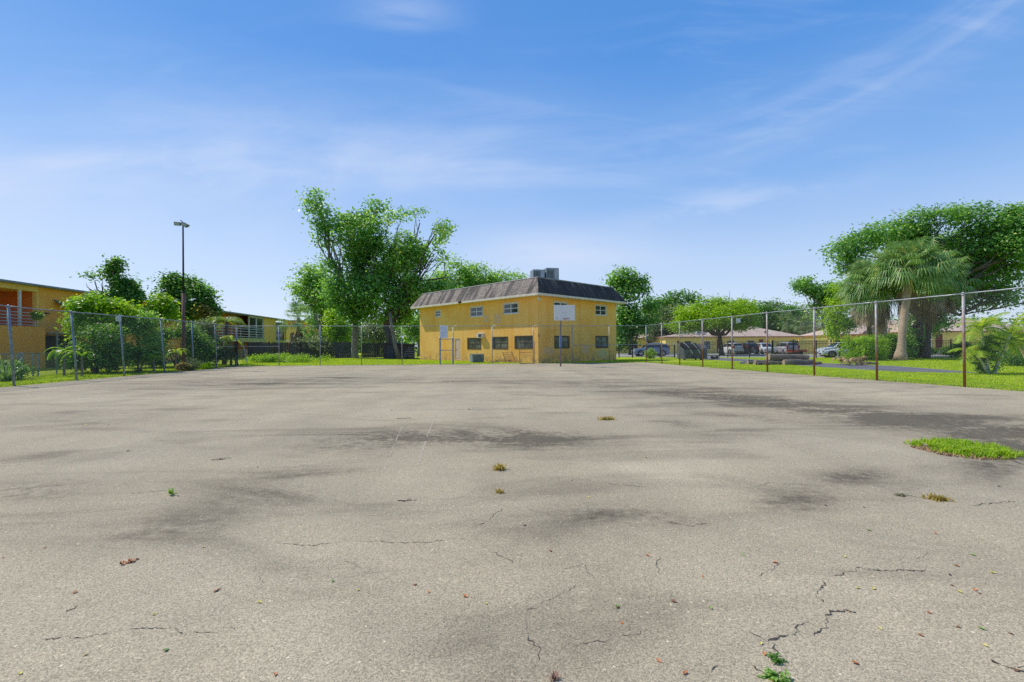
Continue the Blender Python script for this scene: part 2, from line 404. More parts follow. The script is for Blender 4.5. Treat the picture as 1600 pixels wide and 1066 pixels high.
    vw = n.new('ShaderNodeTexVoronoi'); l.new(gg.outputs['Position'], vw.inputs['Vector']); vw.inputs['Scale'].default_value = 15
    sw = n.new('ShaderNodeSeparateXYZ'); l.new(vw.outputs['Color'], sw.inputs[0])
    base = base + NX(t, vw.outputs['Distance']).step(0.13, 0.07) * NX(t, sw.outputs[0]).step(0.50, 0.58) * 0.32          # pale stones and shell bits
    vd = n.new('ShaderNodeTexVoronoi'); l.new(gg.outputs['Position'], vd.inputs['Vector']); vd.inputs['Scale'].default_value = 42
    base = base * (1.0 - NX(t, vd.outputs['Distance']).step(0.16, 0.09) * 0.5)    # pits
    cc = n.new('ShaderNodeCombineXYZ')
    warm = (big - 0.5) * 0.06
    l.new((base * (0.98 + warm)).v, cc.inputs[0]); l.new((base * 0.815).v, cc.inputs[1]); l.new((base * (0.545 - warm)).v, cc.inputs[2])
    l.new(cc.outputs[0], b.inputs['Base Color']); b.inputs['Roughness'].default_value = 0.92; b.inputs['Specular IOR Level'].default_value = 0.2
    bp = n.new('ShaderNodeBump'); l.new((stone * 0.6 + grit).v, bp.inputs['Height']); bp.inputs['Strength'].default_value = 0.55; bp.inputs['Distance'].default_value = 0.006
    l.new(bp.outputs[0], b.inputs['Normal'])
    me.materials.append(m)
    o = D.objects.new('court', me); COL.objects.link(o); struct(o)
court()
M_road = mat('old_road_asphalt', (0.10, 0.095, 0.105), 0.9, (0.17, 0.16, 0.17), 0.6, bump=0.3)
M_lot = mat('pale_parking_concrete', (0.34, 0.32, 0.29), 0.9, (0.44, 0.42, 0.38), 0.3, bump=0.2)
g = MB()
near = [(22.3, 22.6), (19.6, 24.2), (19.2, 27), (19.2, 31), (19.3, 60)]; farr = [(22.9, 24.0), (23.6, 26.5), (24.6, 30.8), (23.6, 35), (23.2, 40), (23.2, 60)]
g.quad(*[(x, y, 0.010) for x, y in near], *[(x, y, 0.010) for x, y in farr[::-1]]); struct(g.build('service_road', M_road))
g = MB(); g.quad((12, 60, 0.006), (37, 51.5, 0.006), (52, 49, 0.006), (120, 90, 0.006), (20, 90, 0.006), (10, 78, 0.006)); struct(g.build('parking_lot', M_lot))
g = MB(); g.quad((-17.5, 57, 0.006), (-13.6, 57.8, 0.006), (-13.4, 59.6, 0.006), (-17.6, 59, 0.006)); struct(g.build('path', M_lot))
# ------------------------------------------------------------------ vegetation builders
def npmesh(name, V, Q, m, parent=None):
    me = D.meshes.new(name); V = np.asarray(V, np.float32).reshape(-1, 3); Q = np.asarray(Q, np.int32)
    k = Q.shape[1]
    me.vertices.add(len(V)); me.vertices.foreach_set('co', V.ravel()); me.loops.add(Q.size); me.loops.foreach_set('vertex_index', Q.ravel())
    me.polygons.add(len(Q)); me.polygons.foreach_set('loop_start', (np.arange(len(Q))*k).astype(np.int32))
    me.polygons.foreach_set('loop_total', np.full(len(Q), k, np.int32)); me.update(); me.materials.append(m)
    o = D.objects.new(name, me); COL.objects.link(o)
    if parent is not None: o.parent = parent
    return o
def leafverts(C, size, rng, up=0.6, asp=0.5, outw=None):
    """rhombic leaves at centres C"""
    n = len(C)
    nr = rng.normal(size=(n, 3)); nr[:, 2] = np.abs(nr[:, 2]) + up
    if outw is not None: nr += outw * 1.0
    nr /= np.linalg.norm(nr, axis=1, keepdims=True)
    t = np.cross(nr, rng.normal(size=(n, 3))); t /= np.linalg.norm(t, axis=1, keepdims=True) + 1e-9
    b = np.cross(nr, t)
    L = size * rng.uniform(0.6, 1.3, (n, 1)); W = L * asp
    fold = nr * L * 0.18
    V = np.stack([C - t*L*.5, C + b*W*.5 + fold*.5, C + t*L*.5 - fold*.6, C - b*W*.5 + fold*.5], 1)
    Q = np.arange(n*4).reshape(n, 4)
    return V.reshape(-1, 3), Q
def foliage(name, blobs, nclump, per, csz, leaf, m, seed, parent, gap=0.42, gsc=0.5, up=0.6, asp=0.55, flat=0.6, zmin=None, shell=0.45):
    """blobs (x,y,z,rx,ry,rz); leaf clumps spread through them, with gaps where a noise field is low"""
    rng = np.random.RandomState(seed); B = np.array(blobs, float)
    wt = (B[:, 3]*B[:, 4]*B[:, 5]) ** 0.8; wt /= wt.sum()
    CC = []; OO = []
    tries = 0
    while len(CC) < nclump and tries < nclump*8:
        tries += 1
        b = B[rng.choice(len(B), p=wt)]
        d = rng.normal(size=3); d /= np.linalg.norm(d)
        r = shell + (1.06 - shell) * rng.rand() ** 0.7
        p = b[:3] + d * b[3:] * r
        if zmin is not None and p[2] < zmin: continue
        if noise.noise(Vector(p * gsc) + Vector((seed*3.1, 0, 0))) * 0.5 + 0.5 < gap: continue
        CC.append(p); OO.append(d)
    CC = np.array(CC); OO = np.array(OO); n = len(CC)
    k = per
    off = rng.normal(size=(n, k, 3)) * csz * rng.uniform(.6, 1.3, (n, 1, 1)); off[..., 2] *= flat
    C = (CC[:, None, :] + off).reshape(-1, 3); O = np.repeat(OO, k, 0)
    V, Q = leafverts(C, leaf, rng, up, asp, O*0.7)
    return npmesh(name, V, Q, m, parent), CC
def limb(mb, a, b, r0, r1, rng, wob=0.08, n=6, seg=6, sag=0.0):
    a = Vector(a); b = Vector(b); L = (b-a).length; pts = []; rr = []
    for i in range(seg+1):
        t = i/seg; p = a.lerp(b, t) + Vector((0, 0, 1)) * math.sin(t*math.pi) * sag * L
        if 0 < i < seg: p += Vector(rng.normal(size=3)) * wob * L * 0.4
        pts.append(p); rr.append(r0 + (r1-r0)*t)
    mb.tube(pts, rr, n); return pts
TREES = []
def tree(name, label, base, blobs, leafm, seed, th=0.25, fork=None, trunk_top=None, nclump=400, per=26, csz=0.55, leaf=0.3, gap=0.42, gsc=0.4,
         bark=None, cat='tree', group=None, up=0.6, asp=0.55, extra=(), flat=0.6, multi=1, lean=(0, 0), twig=26, shell=0.45):
    """blobs in world coordinates"""
    base = Vector(base); t = thing(name, label, cat, base, 0, group)
    bl = [(b[0]-base.x, b[1]-base.y, b[2]-base.z, b[3], b[4], b[5]) for b in blobs]
    o, CC = foliage('crown', bl, nclump, per, csz, leaf, leafm, seed, t, gap, gsc, up, asp, flat, shell=shell)
    rng = np.random.RandomState(seed+50); mb = MB()
    zl = min(b[2]-b[5]*0.6 for b in bl)
    fz = fork if fork is not None else max(0.4, zl*0.55)
    for s in range(multi):
        a = rng.uniform(0, 6.28); ox, oy = (math.cos(a)*th*1.1, math.sin(a)*th*1.1) if multi > 1 else (0, 0)
        tt = Vector((lean[0] + ox*2.5, lean[1] + oy*2.5, fz))
        pts = [Vector((ox, oy, -0.15)), Vector((ox+lean[0]*.15, oy+lean[1]*.15, fz*.12)), Vector((ox*1.3+lean[0]*.5, oy*1.3+lean[1]*.5, fz*.55)), tt]
        mb.tube(pts, [th*1.55, th*1.1, th*.92, th*.85], 12)
        for b in bl:
            if multi > 1 and rng.rand() < .4: continue
            c = Vector(b[:3]) + Vector((0, 0, -b[5]*.2))
            w_ = limb(mb, tt, c, th*.62, th*.16, rng, 0.10, 7, 7, 0.03)
            for j in range(3):
                q = w_[3+j] ; e = Vector(b[:3]) + Vector(rng.uniform(-.8, .8, 3)) * b[3]
                limb(mb, q, e, th*.22, th*.05, rng, 0.12, 5, 4)
    for j in range(min(twig, len(CC))):
        e = Vector(CC[rng.randint(len(CC))]); near = min(bl, key=lambda b: (Vector(b[:3])-e).length)
        limb(mb, Vector(near[:3]) + Vector((0, 0, -near[5]*.2)), e, th*.10, th*.03, rng, 0.10, 4, 3)
    mb.build('trunk', bark or M_bark, t, smooth=True)
    return t
def bp(px, py, rx, ry, Yd, dep=None, dy=0.0):
    """a crown blob given by its place and size in the view, at distance Yd"""
    p = P(px, py, Yd + dy); s = (Yd+dy)/F
    return (p.x, p.y, p.z, rx*s, dep if dep else (rx+ry)/2*s, ry*s)

def fan_frond(V, Fc, base, d, L, droop, rng, n=16, spread=2.6, w=0.06):
    """one fan leaf: stalk plus narrow leaflets, into V (verts) / Fc (quads)"""
    d = Vector(d).normalized(); side = d.cross(Vector((0, 0, 1)))
    if side.length < .05: side = Vector((1, 0, 0))
    side.normalize(); upv = side.cross(d).normalized()
    hub = Vector(base) + d * L * .62 + Vector((0, 0, -droop * L * .10))
    def strip(p, q, w0, w1, nv):
        o = len(V); V.extend([tuple(p-nv*w0), tuple(p+nv*w0), tuple(q+nv*w1), tuple(q-nv*w1)]); Fc.append((o, o+1, o+2, o+3))
    strip(Vector(base), hub, .02, .015, side); 
    R_ = L * .40
    for i in range(n):
        a = (i/(n-1) - .5) * spread
        dd = (d*math.cos(a) + side*math.sin(a)).normalized()
        l = R_ * (1 - .25*abs(i/(n-1)-.5)*2) * rng.uniform(.85, 1.1)
        m1 = hub + dd*l*.55 + upv*0.04*L; m2 = hub + dd*l + Vector((0, 0, -1)) * l * (.15 + droop*.6) * rng.uniform(.7, 1.3)
        nv = dd.cross(upv).normalized()
        strip(hub, m1, w*.35, w, nv); strip(m1, m2, w, w*.12, nv)
def feather_frond(V, Fc, base, az, el, L, rng, n=26, wl=0.45, droop=1.0, w=0.03):
    b = Vector(base); d = Vector((math.cos(az)*math.cos(el), math.sin(az)*math.cos(el), math.sin(el)))
    pts = []; p = b.copy()
    for i in range(n+1):
        pts.append(p.copy()); p = p + d*(L/n); d = (d + Vector((0, 0, -droop*1.9/n))).normalized()
    hs = Vector((-math.sin(az), math.cos(az), 0))
    def strip(p, q, w0, w1, nv):
        o = len(V); V.extend([tuple(p-nv*w0), tuple(p+nv*w0), tuple(q+nv*w1), tuple(q-nv*w1)]); Fc.append((o, o+1, o+2, o+3))
    for i in range(n):
        strip(pts[i], pts[i+1], .03*(1-i/n)+.008, .03*(1-(i+1)/n)+.006, hs)
        if i > 2:
            t = i/n; l = wl*math.sin(math.pi*min(1, .12+t*.9))**.6
            dr = (pts[i+1]-pts[i]).normalized()
            for s in (-1, 1):
                e = pts[i] + (hs*s*.8 + dr*.6 + Vector((0, 0, -.15-.35*rng.rand()))).normalized()*l
                strip(pts[i], e, w, w*.2, dr)
def sabal(name, label, base, hub, fl, nf, seed, th=0.2, skirt=0, leafm=None, group=None, bark=None, flare=1.6, rx=1.0, elmin=-.75):
    base = Vector(base); hub = Vector(hub) - base; t = thing(name, label, 'palm tree', base, 0, group); rng = np.random.RandomState(seed)
    V = []; Fc = []
    for i in range(nf):
        az = rng.uniform(0, 6.283); el = rng.uniform(elmin, 1.35)
        fan_frond(V, Fc, hub + Vector(rng.normal(size=3))*(.12 + (fl-2.3)*.22 if fl > 2.9 else .1), (math.cos(az)*math.cos(el)*rx, math.sin(az)*math.cos(el), math.sin(el)), fl*rng.uniform(.75, 1.1), .25 + .5*(1.4-el)*.5, rng, 16, 3.6, fl*.012)
    npmesh('crown', V, Fc, leafm or M_leaf_palm, t)
    if skirt:
        V = []; Fc = []
        for i in range(skirt):
            az = rng.uniform(0, 6.283); el = rng.uniform(-1.45, -.8)
            fan_frond(V, Fc, hub + Vector((0, 0, -.2 - rng.rand()*.7)), (math.cos(az)*math.cos(el), math.sin(az)*math.cos(el), math.sin(el)), fl*rng.uniform(.6, .95), 1.3, rng, 11, 1.7, fl*.018)
        npmesh('dead_frond_skirt', V, Fc, M_thatch, t)
    mb = MB(); n = 14; pts = []; rr = []
    for i in range(n+1):
        a = i/n; pts.append(Vector((hub.x*a**1.3, hub.y*a**1.3, -0.1 + (hub.z+.1)*a)) + Vector((rng.normal()*.015, 0, 0))); rr.append(th*(1 + (flare-1)*max(0, 1-a*6)) * (1 + .05*(i % 2)))
    mb.tube(pts, rr, 12); mb.build('trunk', bark or M_bark_palm, t, smooth=True)
    return t
def bush(name, label, base, r, leafm, seed, cat='bush', n=120, per=22, leaf=0.1, group=None, csz=None, stems=7, asp=0.5, gap=.35):
    """r = (rx, ry, height)"""
    t = thing(name, label, cat, base, 0, group)
    foliage('foliage', [(0, 0, r[2]*.52, r[0], r[1], r[2]*.5)], n, per, csz or r[0]*.16, leaf, leafm, seed, t, gap, 1.6/max(r[0], .3), 0.5, asp)
    rng = np.random.RandomState(seed); mb = MB()
    for i in range(stems):
        a = rng.uniform(0, 6.28); e = Vector((math.cos(a)*r[0]*.5, math.sin(a)*r[1]*.5, r[2]*rng.uniform(.5, .85)))
        limb(mb, (math.cos(a)*.06, math.sin(a)*.06, -.03), e, .03*r[2]**.5, .008, rng, .06, 5, 4)
    mb.build('stems', M_bark, t); return t
def blades(C, h, rng, w=0.008, lean=0.5, wtop=0.15):
    """grass blades: two-segment bent quads"""
    n = len(C); az = rng.uniform(0, 6.283, n); H = h * rng.uniform(.5, 1.25, n); ln = lean * rng.uniform(.1, 1.2, n)
    d = np.stack([np.cos(az), np.sin(az), np.zeros(n)], 1); s = np.stack([-np.sin(az), np.cos(az), np.zeros(n)], 1) * w
    Z_ = np.array([[0, 0, 1.]])
    m1 = C + Z_*(H*.6)[:, None] + d*(H*ln*.3)[:, None]; m2 = C + Z_*(H*(1-ln*.35))[:, None] + d*(H*ln)[:, None]
    V = np.stack([C-s, C+s, m1+s*.9, m1-s*.9, m2+s*wtop, m2-s*wtop], 1).reshape(-1, 3)
    o = np.arange(n)[:, None]*6
    Q = np.concatenate([o+np.array([[0, 1, 2, 3]]), o+np.array([[3, 2, 4, 5]])], 0)
    return V, Q

# ------------------------------------------------------------------ fences round the court
FH = 3.05
def net(mb, A, B, z0, z1, pitch=0.075, r=0.0016):
    """chain-link wire of one panel: two crossing sets of thin wires"""
    A = Vector(A); B = Vector(B); L = (B-A).length; d = (B-A)/L; nrm = Vector((-d.y, d.x, 0)); H = z1-z0
    for s, off in ((1, .002), (-1, -.002)):
        c = -H
        while c < L:
            a0 = max(0, c); a1 = min(L, c+H)
            if a1-a0 > .01:
                h0 = a0-c; h1 = a1-c
                if s < 0: h0, h1 = H-h0, H-h1
                p = A + d*a0 + nrm*off + Vector((0, 0, z0+h0)); q = A + d*a1 + nrm*off + Vector((0, 0, z0+h1))
                t = (q-p).normalized(); w1 = nrm*r; w2 = t.cross(nrm)*r
                o = len(mb.v)
                for e in (p, q): mb.v += [tuple(e+w2), tuple(e-w2*.5+w1), tuple(e-w2*.5-w1)]
                mb.f += [(o, o+1, o+4, o+3), (o+1, o+2, o+5, o+4), (o+2, o, o+3, o+5)]
            c += pitch*1.0
def tall_fence(name, label, pts, pm, rm, wm, pr=0.03, tilt=None, skip_net=(), midrails=(), seed=1, pitch=.075, wr=.0016, lowrail=False):
    o = thing(name, label, 'fence', pts[0]); rng = random.Random(seed)
    tops = []
    for i, p in enumerate(pts):
        tl = tilt(i) if tilt else (rng.uniform(-.02, .02), rng.uniform(-.02, .02))
        top = Vector((p.x+tl[0], p.y+tl[1], FH + rng.uniform(-.015, .015))); tops.append(top)
        m = MB(); m.tube([Vector((p.x, p.y, -.05)), top], pr, 10); m.tube([top, top+Vector((0, 0, .03)), top+Vector((0, 0, .055))], [pr*1.25, pr*1.2, pr*.4], 10)
        m.tube([top-Vector((0, 0, .06)), top-Vector((0, 0, .02))], pr*1.35, 10)
        m.build('post', pm, o, smooth=True, world=True)
    m = MB()
    for a, b in zip(tops[:-1], tops[1:]):
        pt = [a.lerp(b, j/6) + Vector((0, 0, rng.uniform(-.012, .006) if 0 < j < 6 else 0)) for j in range(7)]
        m.tube(pt, .021, 8)
    m.build('top_rail', rm, o, smooth=True, world=True)
    for (i, z) in midrails:
        m = MB(); m.tube([Vector((pts[i].x, pts[i].y, z)), Vector((pts[i+1].x, pts[i+1].y, z))], .02, 6); m.build('middle_rail', rm, o, world=True)
    m = MB()
    for i in range(len(pts)-1):
        if i in skip_net: continue
        net(m, pts[i], pts[i+1], .05, FH-.02, pitch, wr)
    m.build('wire_mesh', wm, o, world=True)
    # bottom tension wire
    m = MB(); m.tube([Vector((p.x, p.y, .06)) for p in pts], .003, 4, cap=False); m.build('tension_wire', wm, o, world=True)
    return o
tall_fence('chain_link_fence', 'tall blue grey chain link fence with leaning posts along the overgrown side', FL, M_galvd, M_galv, M_wire, .042,
           tilt=lambda i: (-.21, 0) if i == 2 else (-.24, 0) if i == 3 else (-.2, 0) if i < 6 else (-.08, 0), midrails=((7, 1.5),), seed=2, wr=.0024)
tall_fence('chain_link_fence', 'tall chain link fence with rust streaked posts beside the grass strip and service road', FR, M_rust, M_galv, M_wire, .040,
           midrails=((9, 1.5), (8, 1.5)), seed=3, wr=.0013)
tall_fence('chain_link_fence', 'chain link fence across the far end of the court in front of the yellow building', FB, M_galv, M_galv, M_wire, .030, skip_net=(5,), midrails=((0, 1.5), (9, 1.45), (10, 1.5)), seed=4, wr=.0010)

# the small gate in the far fence and the plate over it
ga, gb = FB[5], FB[6]
t = thing('fence_gate', 'narrow gate frame with thick grey posts in the far chain link fence', 'gate', ga)
for p in (ga, gb):
    m = MB(); m.tube([p + Vector((0, -.09, -.05)), p + Vector((0, -.09, 2.1))], .075, 12); m.tube([p + Vector((0, -.09, 2.1)), p + Vector((0, -.09, 2.15))], [.085, .04], 12); m.build('post', M_galv, t, world=True)
for z in (2.0, 1.12):
    m = MB(); m.tube([ga + Vector((.07, -.09, z)), gb + Vector((-.07, -.09, z))], .03, 8); m.build('crossbar', M_galv, t, world=True)
M_sign = mat('faded_white_board', (0.72, 0.74, 0.76), 0.6, (0.50, 0.54, 0.58), 5)
pc = P(693.5, 518.5, ga.y - .06)
t = thing('notice_board', 'pale notice board wired to the far fence above the narrow gate', 'sign', pc)
m = MB(); m.cbox((0, 0, 0), (.62, .02, 1.0)); m.build('panel', M_sign, t)
m = MB(); m.box((-.32,-.02,.445),(.32,-.0105,.495)); m.box((-.32,-.02,-.495),(.32,-.0105,-.445)); m.box((-.32,-.02,-.445),(-.285,-.0105,.445)); m.box((.285,-.02,-.445),(.32,-.0105,.445)); m.build('frame', M_white, t)
m = MB()
for z in (.3, .15, 0, -.15, -.3): m.cbox((0, -.0125, z), (.42, .004, .022))
m.build('faded_lines', mat('faded_print', (.42, .45, .50), .7), t)
for (px, py, y_, w, lab) in ((184.7, 498, 23.9, .27, 'small white square sign high on the blue grey chain link fence by the overgrown yard'),
                             (1153.5, 501, 27.5, .25, 'small white square sign near the top rail of the rusty post fence')):
    pc = P(px, py, y_); t = thing('fence_sign', lab, 'sign', pc, rz=1.2 if px < 800 else -1.2)
    t.rotation_euler.z = R(0)
    m = MB(); m.cbox((0, 0, 0), (w, .008, w)); m.build('panel', M_sign, t, bevel=.003)
    [MB().tube([(k*w*.4, .006, w*.42), (k*w*.4, .05, w*.42)], .004, 5).build('wire_tie', M_wire, t) for k in (-1, 1)]

# leaning gate leaf in the overgrown corner, dark corner post
cpt = FL[-1]
t = thing('gate_leaf', 'loose pipe gate leaf leaning in the far overgrown corner of the court', 'gate', cpt + Vector((.35, -.35, 0)))
m = MB(); m.tube([(-.25, 0, 0), (-.45, .2, 1.75), (.15, .2, 1.8), (.62, 0, 0), (-.25, 0, 0)], .028, 8); m.tube([(-.34, .1, .85), (.40, .1, .87)], .02, 8); m.build('frame', M_galv, t)
m = MB(); net(m, (-.4, .1, 0), (.4, .1, 0), .05, 1.7, .09, .0014); m.build('wire_mesh', M_wire, t)
t = thing('gate_post', 'thick black post at the far overgrown corner of the court', 'post', cpt + Vector((0, -.16, 0)))
m = MB(); m.tube([(0, 0, -.05), (0, 0, 1.9)], .10, 12); m.build('shaft', M_black, t); m = MB(); m.tube([(0, 0, 1.9), (0, 0, 1.96)], [.115, .05], 12); m.build('cap', M_black, t)

# basketball backboard
bb = Vector((3.33, 32.9, 0)); t = thing('basketball_goal', 'white basketball backboard with red rim on a dark gooseneck pole in the court', 'basketball hoop', bb, R(7.5))
M_pole = mat('dark_pole_paint', (.12, .11, .13), .5, (.24, .20, .20), 5)
m = MB(); m.tube([(0, 0, -.05), (0, 0, 1.3), (0, 0, 2.75), (0, -.12, 3.15), (0, -.55, 3.55), (0, -1.0, 3.62)], .052, 10); m.build('pole', M_pole, t, smooth=True)
M_pad = mat('blue_pole_pad', (.10, .13, .30), .7, (.20, .23, .42), 6)
m = MB(); m.tube([(0, 0, 1.35), (0, 0, 2.1)], .09, 12); m.build('pole_pad', M_pad, t)
m = MB(); m.tube([(0, -1.0, 3.62), (-.45, -1.14, 3.95)], .02, 6); m.tube([(0, -1.0, 3.62), (.45, -1.14, 3.95)], .02, 6); m.tube([(0, -1.0, 3.62), (-.3, -1.14, 3.3)], .02, 6); m.tube([(0, -1.0, 3.62), (.3, -1.14, 3.3)], .02, 6); m.build('bracket', M_pole, t)
m = MB(); m.box((-.70, -1.19, 3.10), (.70, -1.15, 4.12)); bo = m.build('backboard', mat('backboard_paint', (.66, .66, .66), .5, (.74, .70, .62), 2.5), t, bevel=.01)
m = MB()
for a, b in (((-.16, 3.62), (.16, 3.63)), ): m.box((a[0], -1.194, a[1]), (b[0], -1.191, b[1]))
m.build('target_line', mat('faded_blue_line', (.40, .42, .55), .7), bo)
m = MB(); m.lathe([(.055, 0), (.055, .003)], 14, 'y', (-.52, -1.194, 3.23)); m.build('round_mark', mat('faded_green_print', (.38, .46, .38), .7), bo)
m = MB(); m.tube([(.06 + .225*math.cos(a), -1.42 + .225*math.sin(a), 3.20) for a in np.linspace(0, 2*math.pi, 25)[:-1]], .012, 6, closed=True)
m.tube([(.0, -1.19, 3.17), (.0, -1.25, 3.2)], .03, 6); rim = m.build('rim', mat('rim_red', (.36, .03, .07), .5, (.20, .02, .06), 8), t)
t['label'] = 'white basketball backboard with red rim on a dark gooseneck pole in the court'

# floodlight pole
fp = XY(287, 31.0); t = thing('floodlight_pole', 'tall rusty floodlight pole with two lamp heads above the blue grey fence', 'floodlight', fp)
m = MB(); m.tube([(0, 0, -.1), (0, 0, 5.0)], [.11, .095], 12); m.build('lower_pole', mat('rusty_wood_pole', (.20, .10, .07), .8, (.12, .06, .05), 5, stretch=(1, 1, .2)), t, smooth=True)
m = MB(); m.tube([(0, 0, 5.0), (0, 0, 9.35)], [.06, .045], 10); m.tube([(0, 0, 4.96), (0, 0, 5.06)], .105, 10); m.build('upper_pole', M_black, t, smooth=True)
m = MB(); m.tube([(-.42, 0, 9.42), (.1, 0, 9.5), (.42, 0, 9.3)], .03, 6); m.tube([(-.16, 0, 9.68), (.05, 0, 9.48)], .025, 6); m.build('cross_arm', M_black, t)
for s, rx_, ry_ in ((-1, .25, .10), (1, .2, .48)):
    Mx = Matrix.Translation((s*.23, -.08, 9.42 if s < 0 else 9.34)) @ Matrix.Rotation(ry_, 4, 'Y') @ Matrix.Rotation(rx_, 4, 'X')
    m = MB(); m.add([Mx @ Vector(p) for p in ((-.2,-.16,-.12),(.2,-.16,-.12),(.2,-.16,.12),(-.2,-.16,.12),(-.13,.14,-.07),(.13,.14,-.07),(.13,.14,.07),(-.13,.14,.07))],
                    [(0,1,2,3),(4,7,6,5),(0,4,5,1),(1,5,6,2),(2,6,7,3),(3,7,4,0)])
    h = m.build('lamp_head', mat('floodlight_housing', (.12, .14, .13), .5), t, bevel=.01)
    m = MB(); m.add([Mx @ Vector(p) for p in ((-.17,-.166,-.09),(.17,-.166,-.09),(.17,-.166,.09),(-.17,-.166,.09))], [(0,1,2,3)]); m.build('lens', mat('floodlight_glass', (.35, .37, .36), .15), h)

# ------------------------------------------------------------------ buildings
def wall_face(mb, a, b, z0, z1, openings=(), depth=.12, inward=None):
    """wall from a to b (plan points, local), openings (s0,s1,z0,z1) with reveals"""
    a = Vector((a[0], a[1], 0)); b = Vector((b[0], b[1], 0)); L = (b-a).length; d = (b-a)/L; n = Vector(inward)
    xs = sorted({0, L} | {o[0] for o in openings} | {o[1] for o in openings}); zs = sorted({z0, z1} | {o[2] for o in openings} | {o[3] for o in openings})
    pt = lambda s, z, k=0: tuple(a + d*s + n*k + Vector((0, 0, z)))
    for i in range(len(xs)-1):
        for j in range(len(zs)-1):
            cx, cz = (xs[i]+xs[i+1])/2, (zs[j]+zs[j+1])/2
            if any(o[0] < cx < o[1] and o[2] < cz < o[3] for o in openings): continue
            mb.quad(pt(xs[i], zs[j]), pt(xs[i+1], zs[j]), pt(xs[i+1], zs[j+1]), pt(xs[i], zs[j+1]))
    for (s0, s1, a0, a1) in openings:
        mb.quad(pt(s0, a0), pt(s1, a0), pt(s1, a0, depth), pt(s0, a0, depth)); mb.quad(pt(s0, a1), pt(s1, a1), pt(s1, a1, depth), pt(s0, a1, depth))
        mb.quad(pt(s0, a0), pt(s0, a1), pt(s0, a1, depth), pt(s0, a0, depth)); mb.quad(pt(s1, a0), pt(s1, a1), pt(s1, a1, depth), pt(s1, a0, depth))
def wframe(parent, a, b, o, inward, fm, gm, cols=2, rows=2, fw=.05, name='window', surround=None, depth=.07, bars=0):
    """a window in an opening: frame, mullions, panes"""
    a = Vector((a[0], a[1], 0)); b = Vector((b[0], b[1], 0)); d = (b-a).normalized(); n = Vector(inward); s0, s1, z0, z1 = o
    M = Matrix(((d.x, n.x, 0, a.x), (d.y, n.y, 0, a.y), (0, 0, 1, 0), (0, 0, 0, 1)))
    m = MB(); k0, k1 = depth-.03, depth+.03
    m.box((s0, k0, z0), (s1, k1, z0+fw), M); m.box((s0, k0, z1-fw), (s1, k1, z1), M)
    m.box((s0, k0, z0+fw), (s0+fw, k1, z1-fw), M); m.box((s1-fw, k0, z0+fw), (s1, k1, z1-fw), M)
    for i in range(1, cols):
        x = s0 + (s1-s0)*i/cols; m.box((x-fw*.5, k0+.002, z0+fw), (x+fw*.5, k1-.002, z1-fw), M)
    for j in range(1, rows):
        z = z0 + (z1-z0)*j/rows; m.box((s0+fw, k0+.004, z-fw*.4), (s1-fw, k1-.004, z+fw*.4), M)
    w_ = m.build(name, fm, parent)
    m = MB(); m.box((s0+.01, depth, z0+.01), (s1-.01, depth+.012, z1-.01), M); m.build('pane', gm, w_)
    if surround:
        m = MB(); e = .07
        m.box((s0-e, -.025, z0-e), (s1+e, .02, z0), M); m.box((s0-e, -.025, z1), (s1+e, .02, z1+e), M)
        m.box((s0-e, -.025, z0), (s0, .02, z1), M); m.box((s1, -.025, z0), (s1+e, .02, z1), M); m.build('surround', surround, w_)
    if bars:
        m = MB()
        for i in range(bars):
            x = s0 + (s1-s0)*(i+.5)/bars; m.box((x-.012, .015, z0+.02), (x+.012, .03, z1-.02), M)
        m.build('bars', M_white, w_)
    return w_
def pdoor(parent, a, b, o, inward, dm, fm, name='door', depth=.06):
    a = Vector((a[0], a[1], 0)); b = Vector((b[0], b[1], 0)); d = (b-a).normalized(); n = Vector(inward); s0, s1, z0, z1 = o
    M = Matrix(((d.x, n.x, 0, a.x), (d.y, n.y, 0, a.y), (0, 0, 1, 0), (0, 0, 0, 1)))
    m = MB(); m.box((s0+.05, depth, z0), (s1-.05, depth+.04, z1-.05), M)
    for (u0, u1, v0, v1) in ((.18, .82, .08, .42), (.18, .82, .52, .92)):
        m.box((s0+(s1-s0)*u0, depth-.012, z0+(z1-z0)*v0), (s0+(s1-s0)*u1, depth+.002, z0+(z1-z0)*v1), M)
    dr = m.build(name, dm, parent)
    m = MB(); m.box((s0, depth-.05, z0), (s0+.05, depth+.05, z1), M); m.box((s1-.05, depth-.05, z0), (s1, depth+.05, z1), M); m.box((s0+.05, depth-.05, z1-.05), (s1-.05, depth+.05, z1), M); m.build('frame', fm, dr)
    m = MB(); c = M @ Vector((s1-.14, depth-.03, z0+(z1-z0)*.48)); m.cbox(c, (.06, .06, .06)); m.build('handle', M_galv, dr)
    return dr

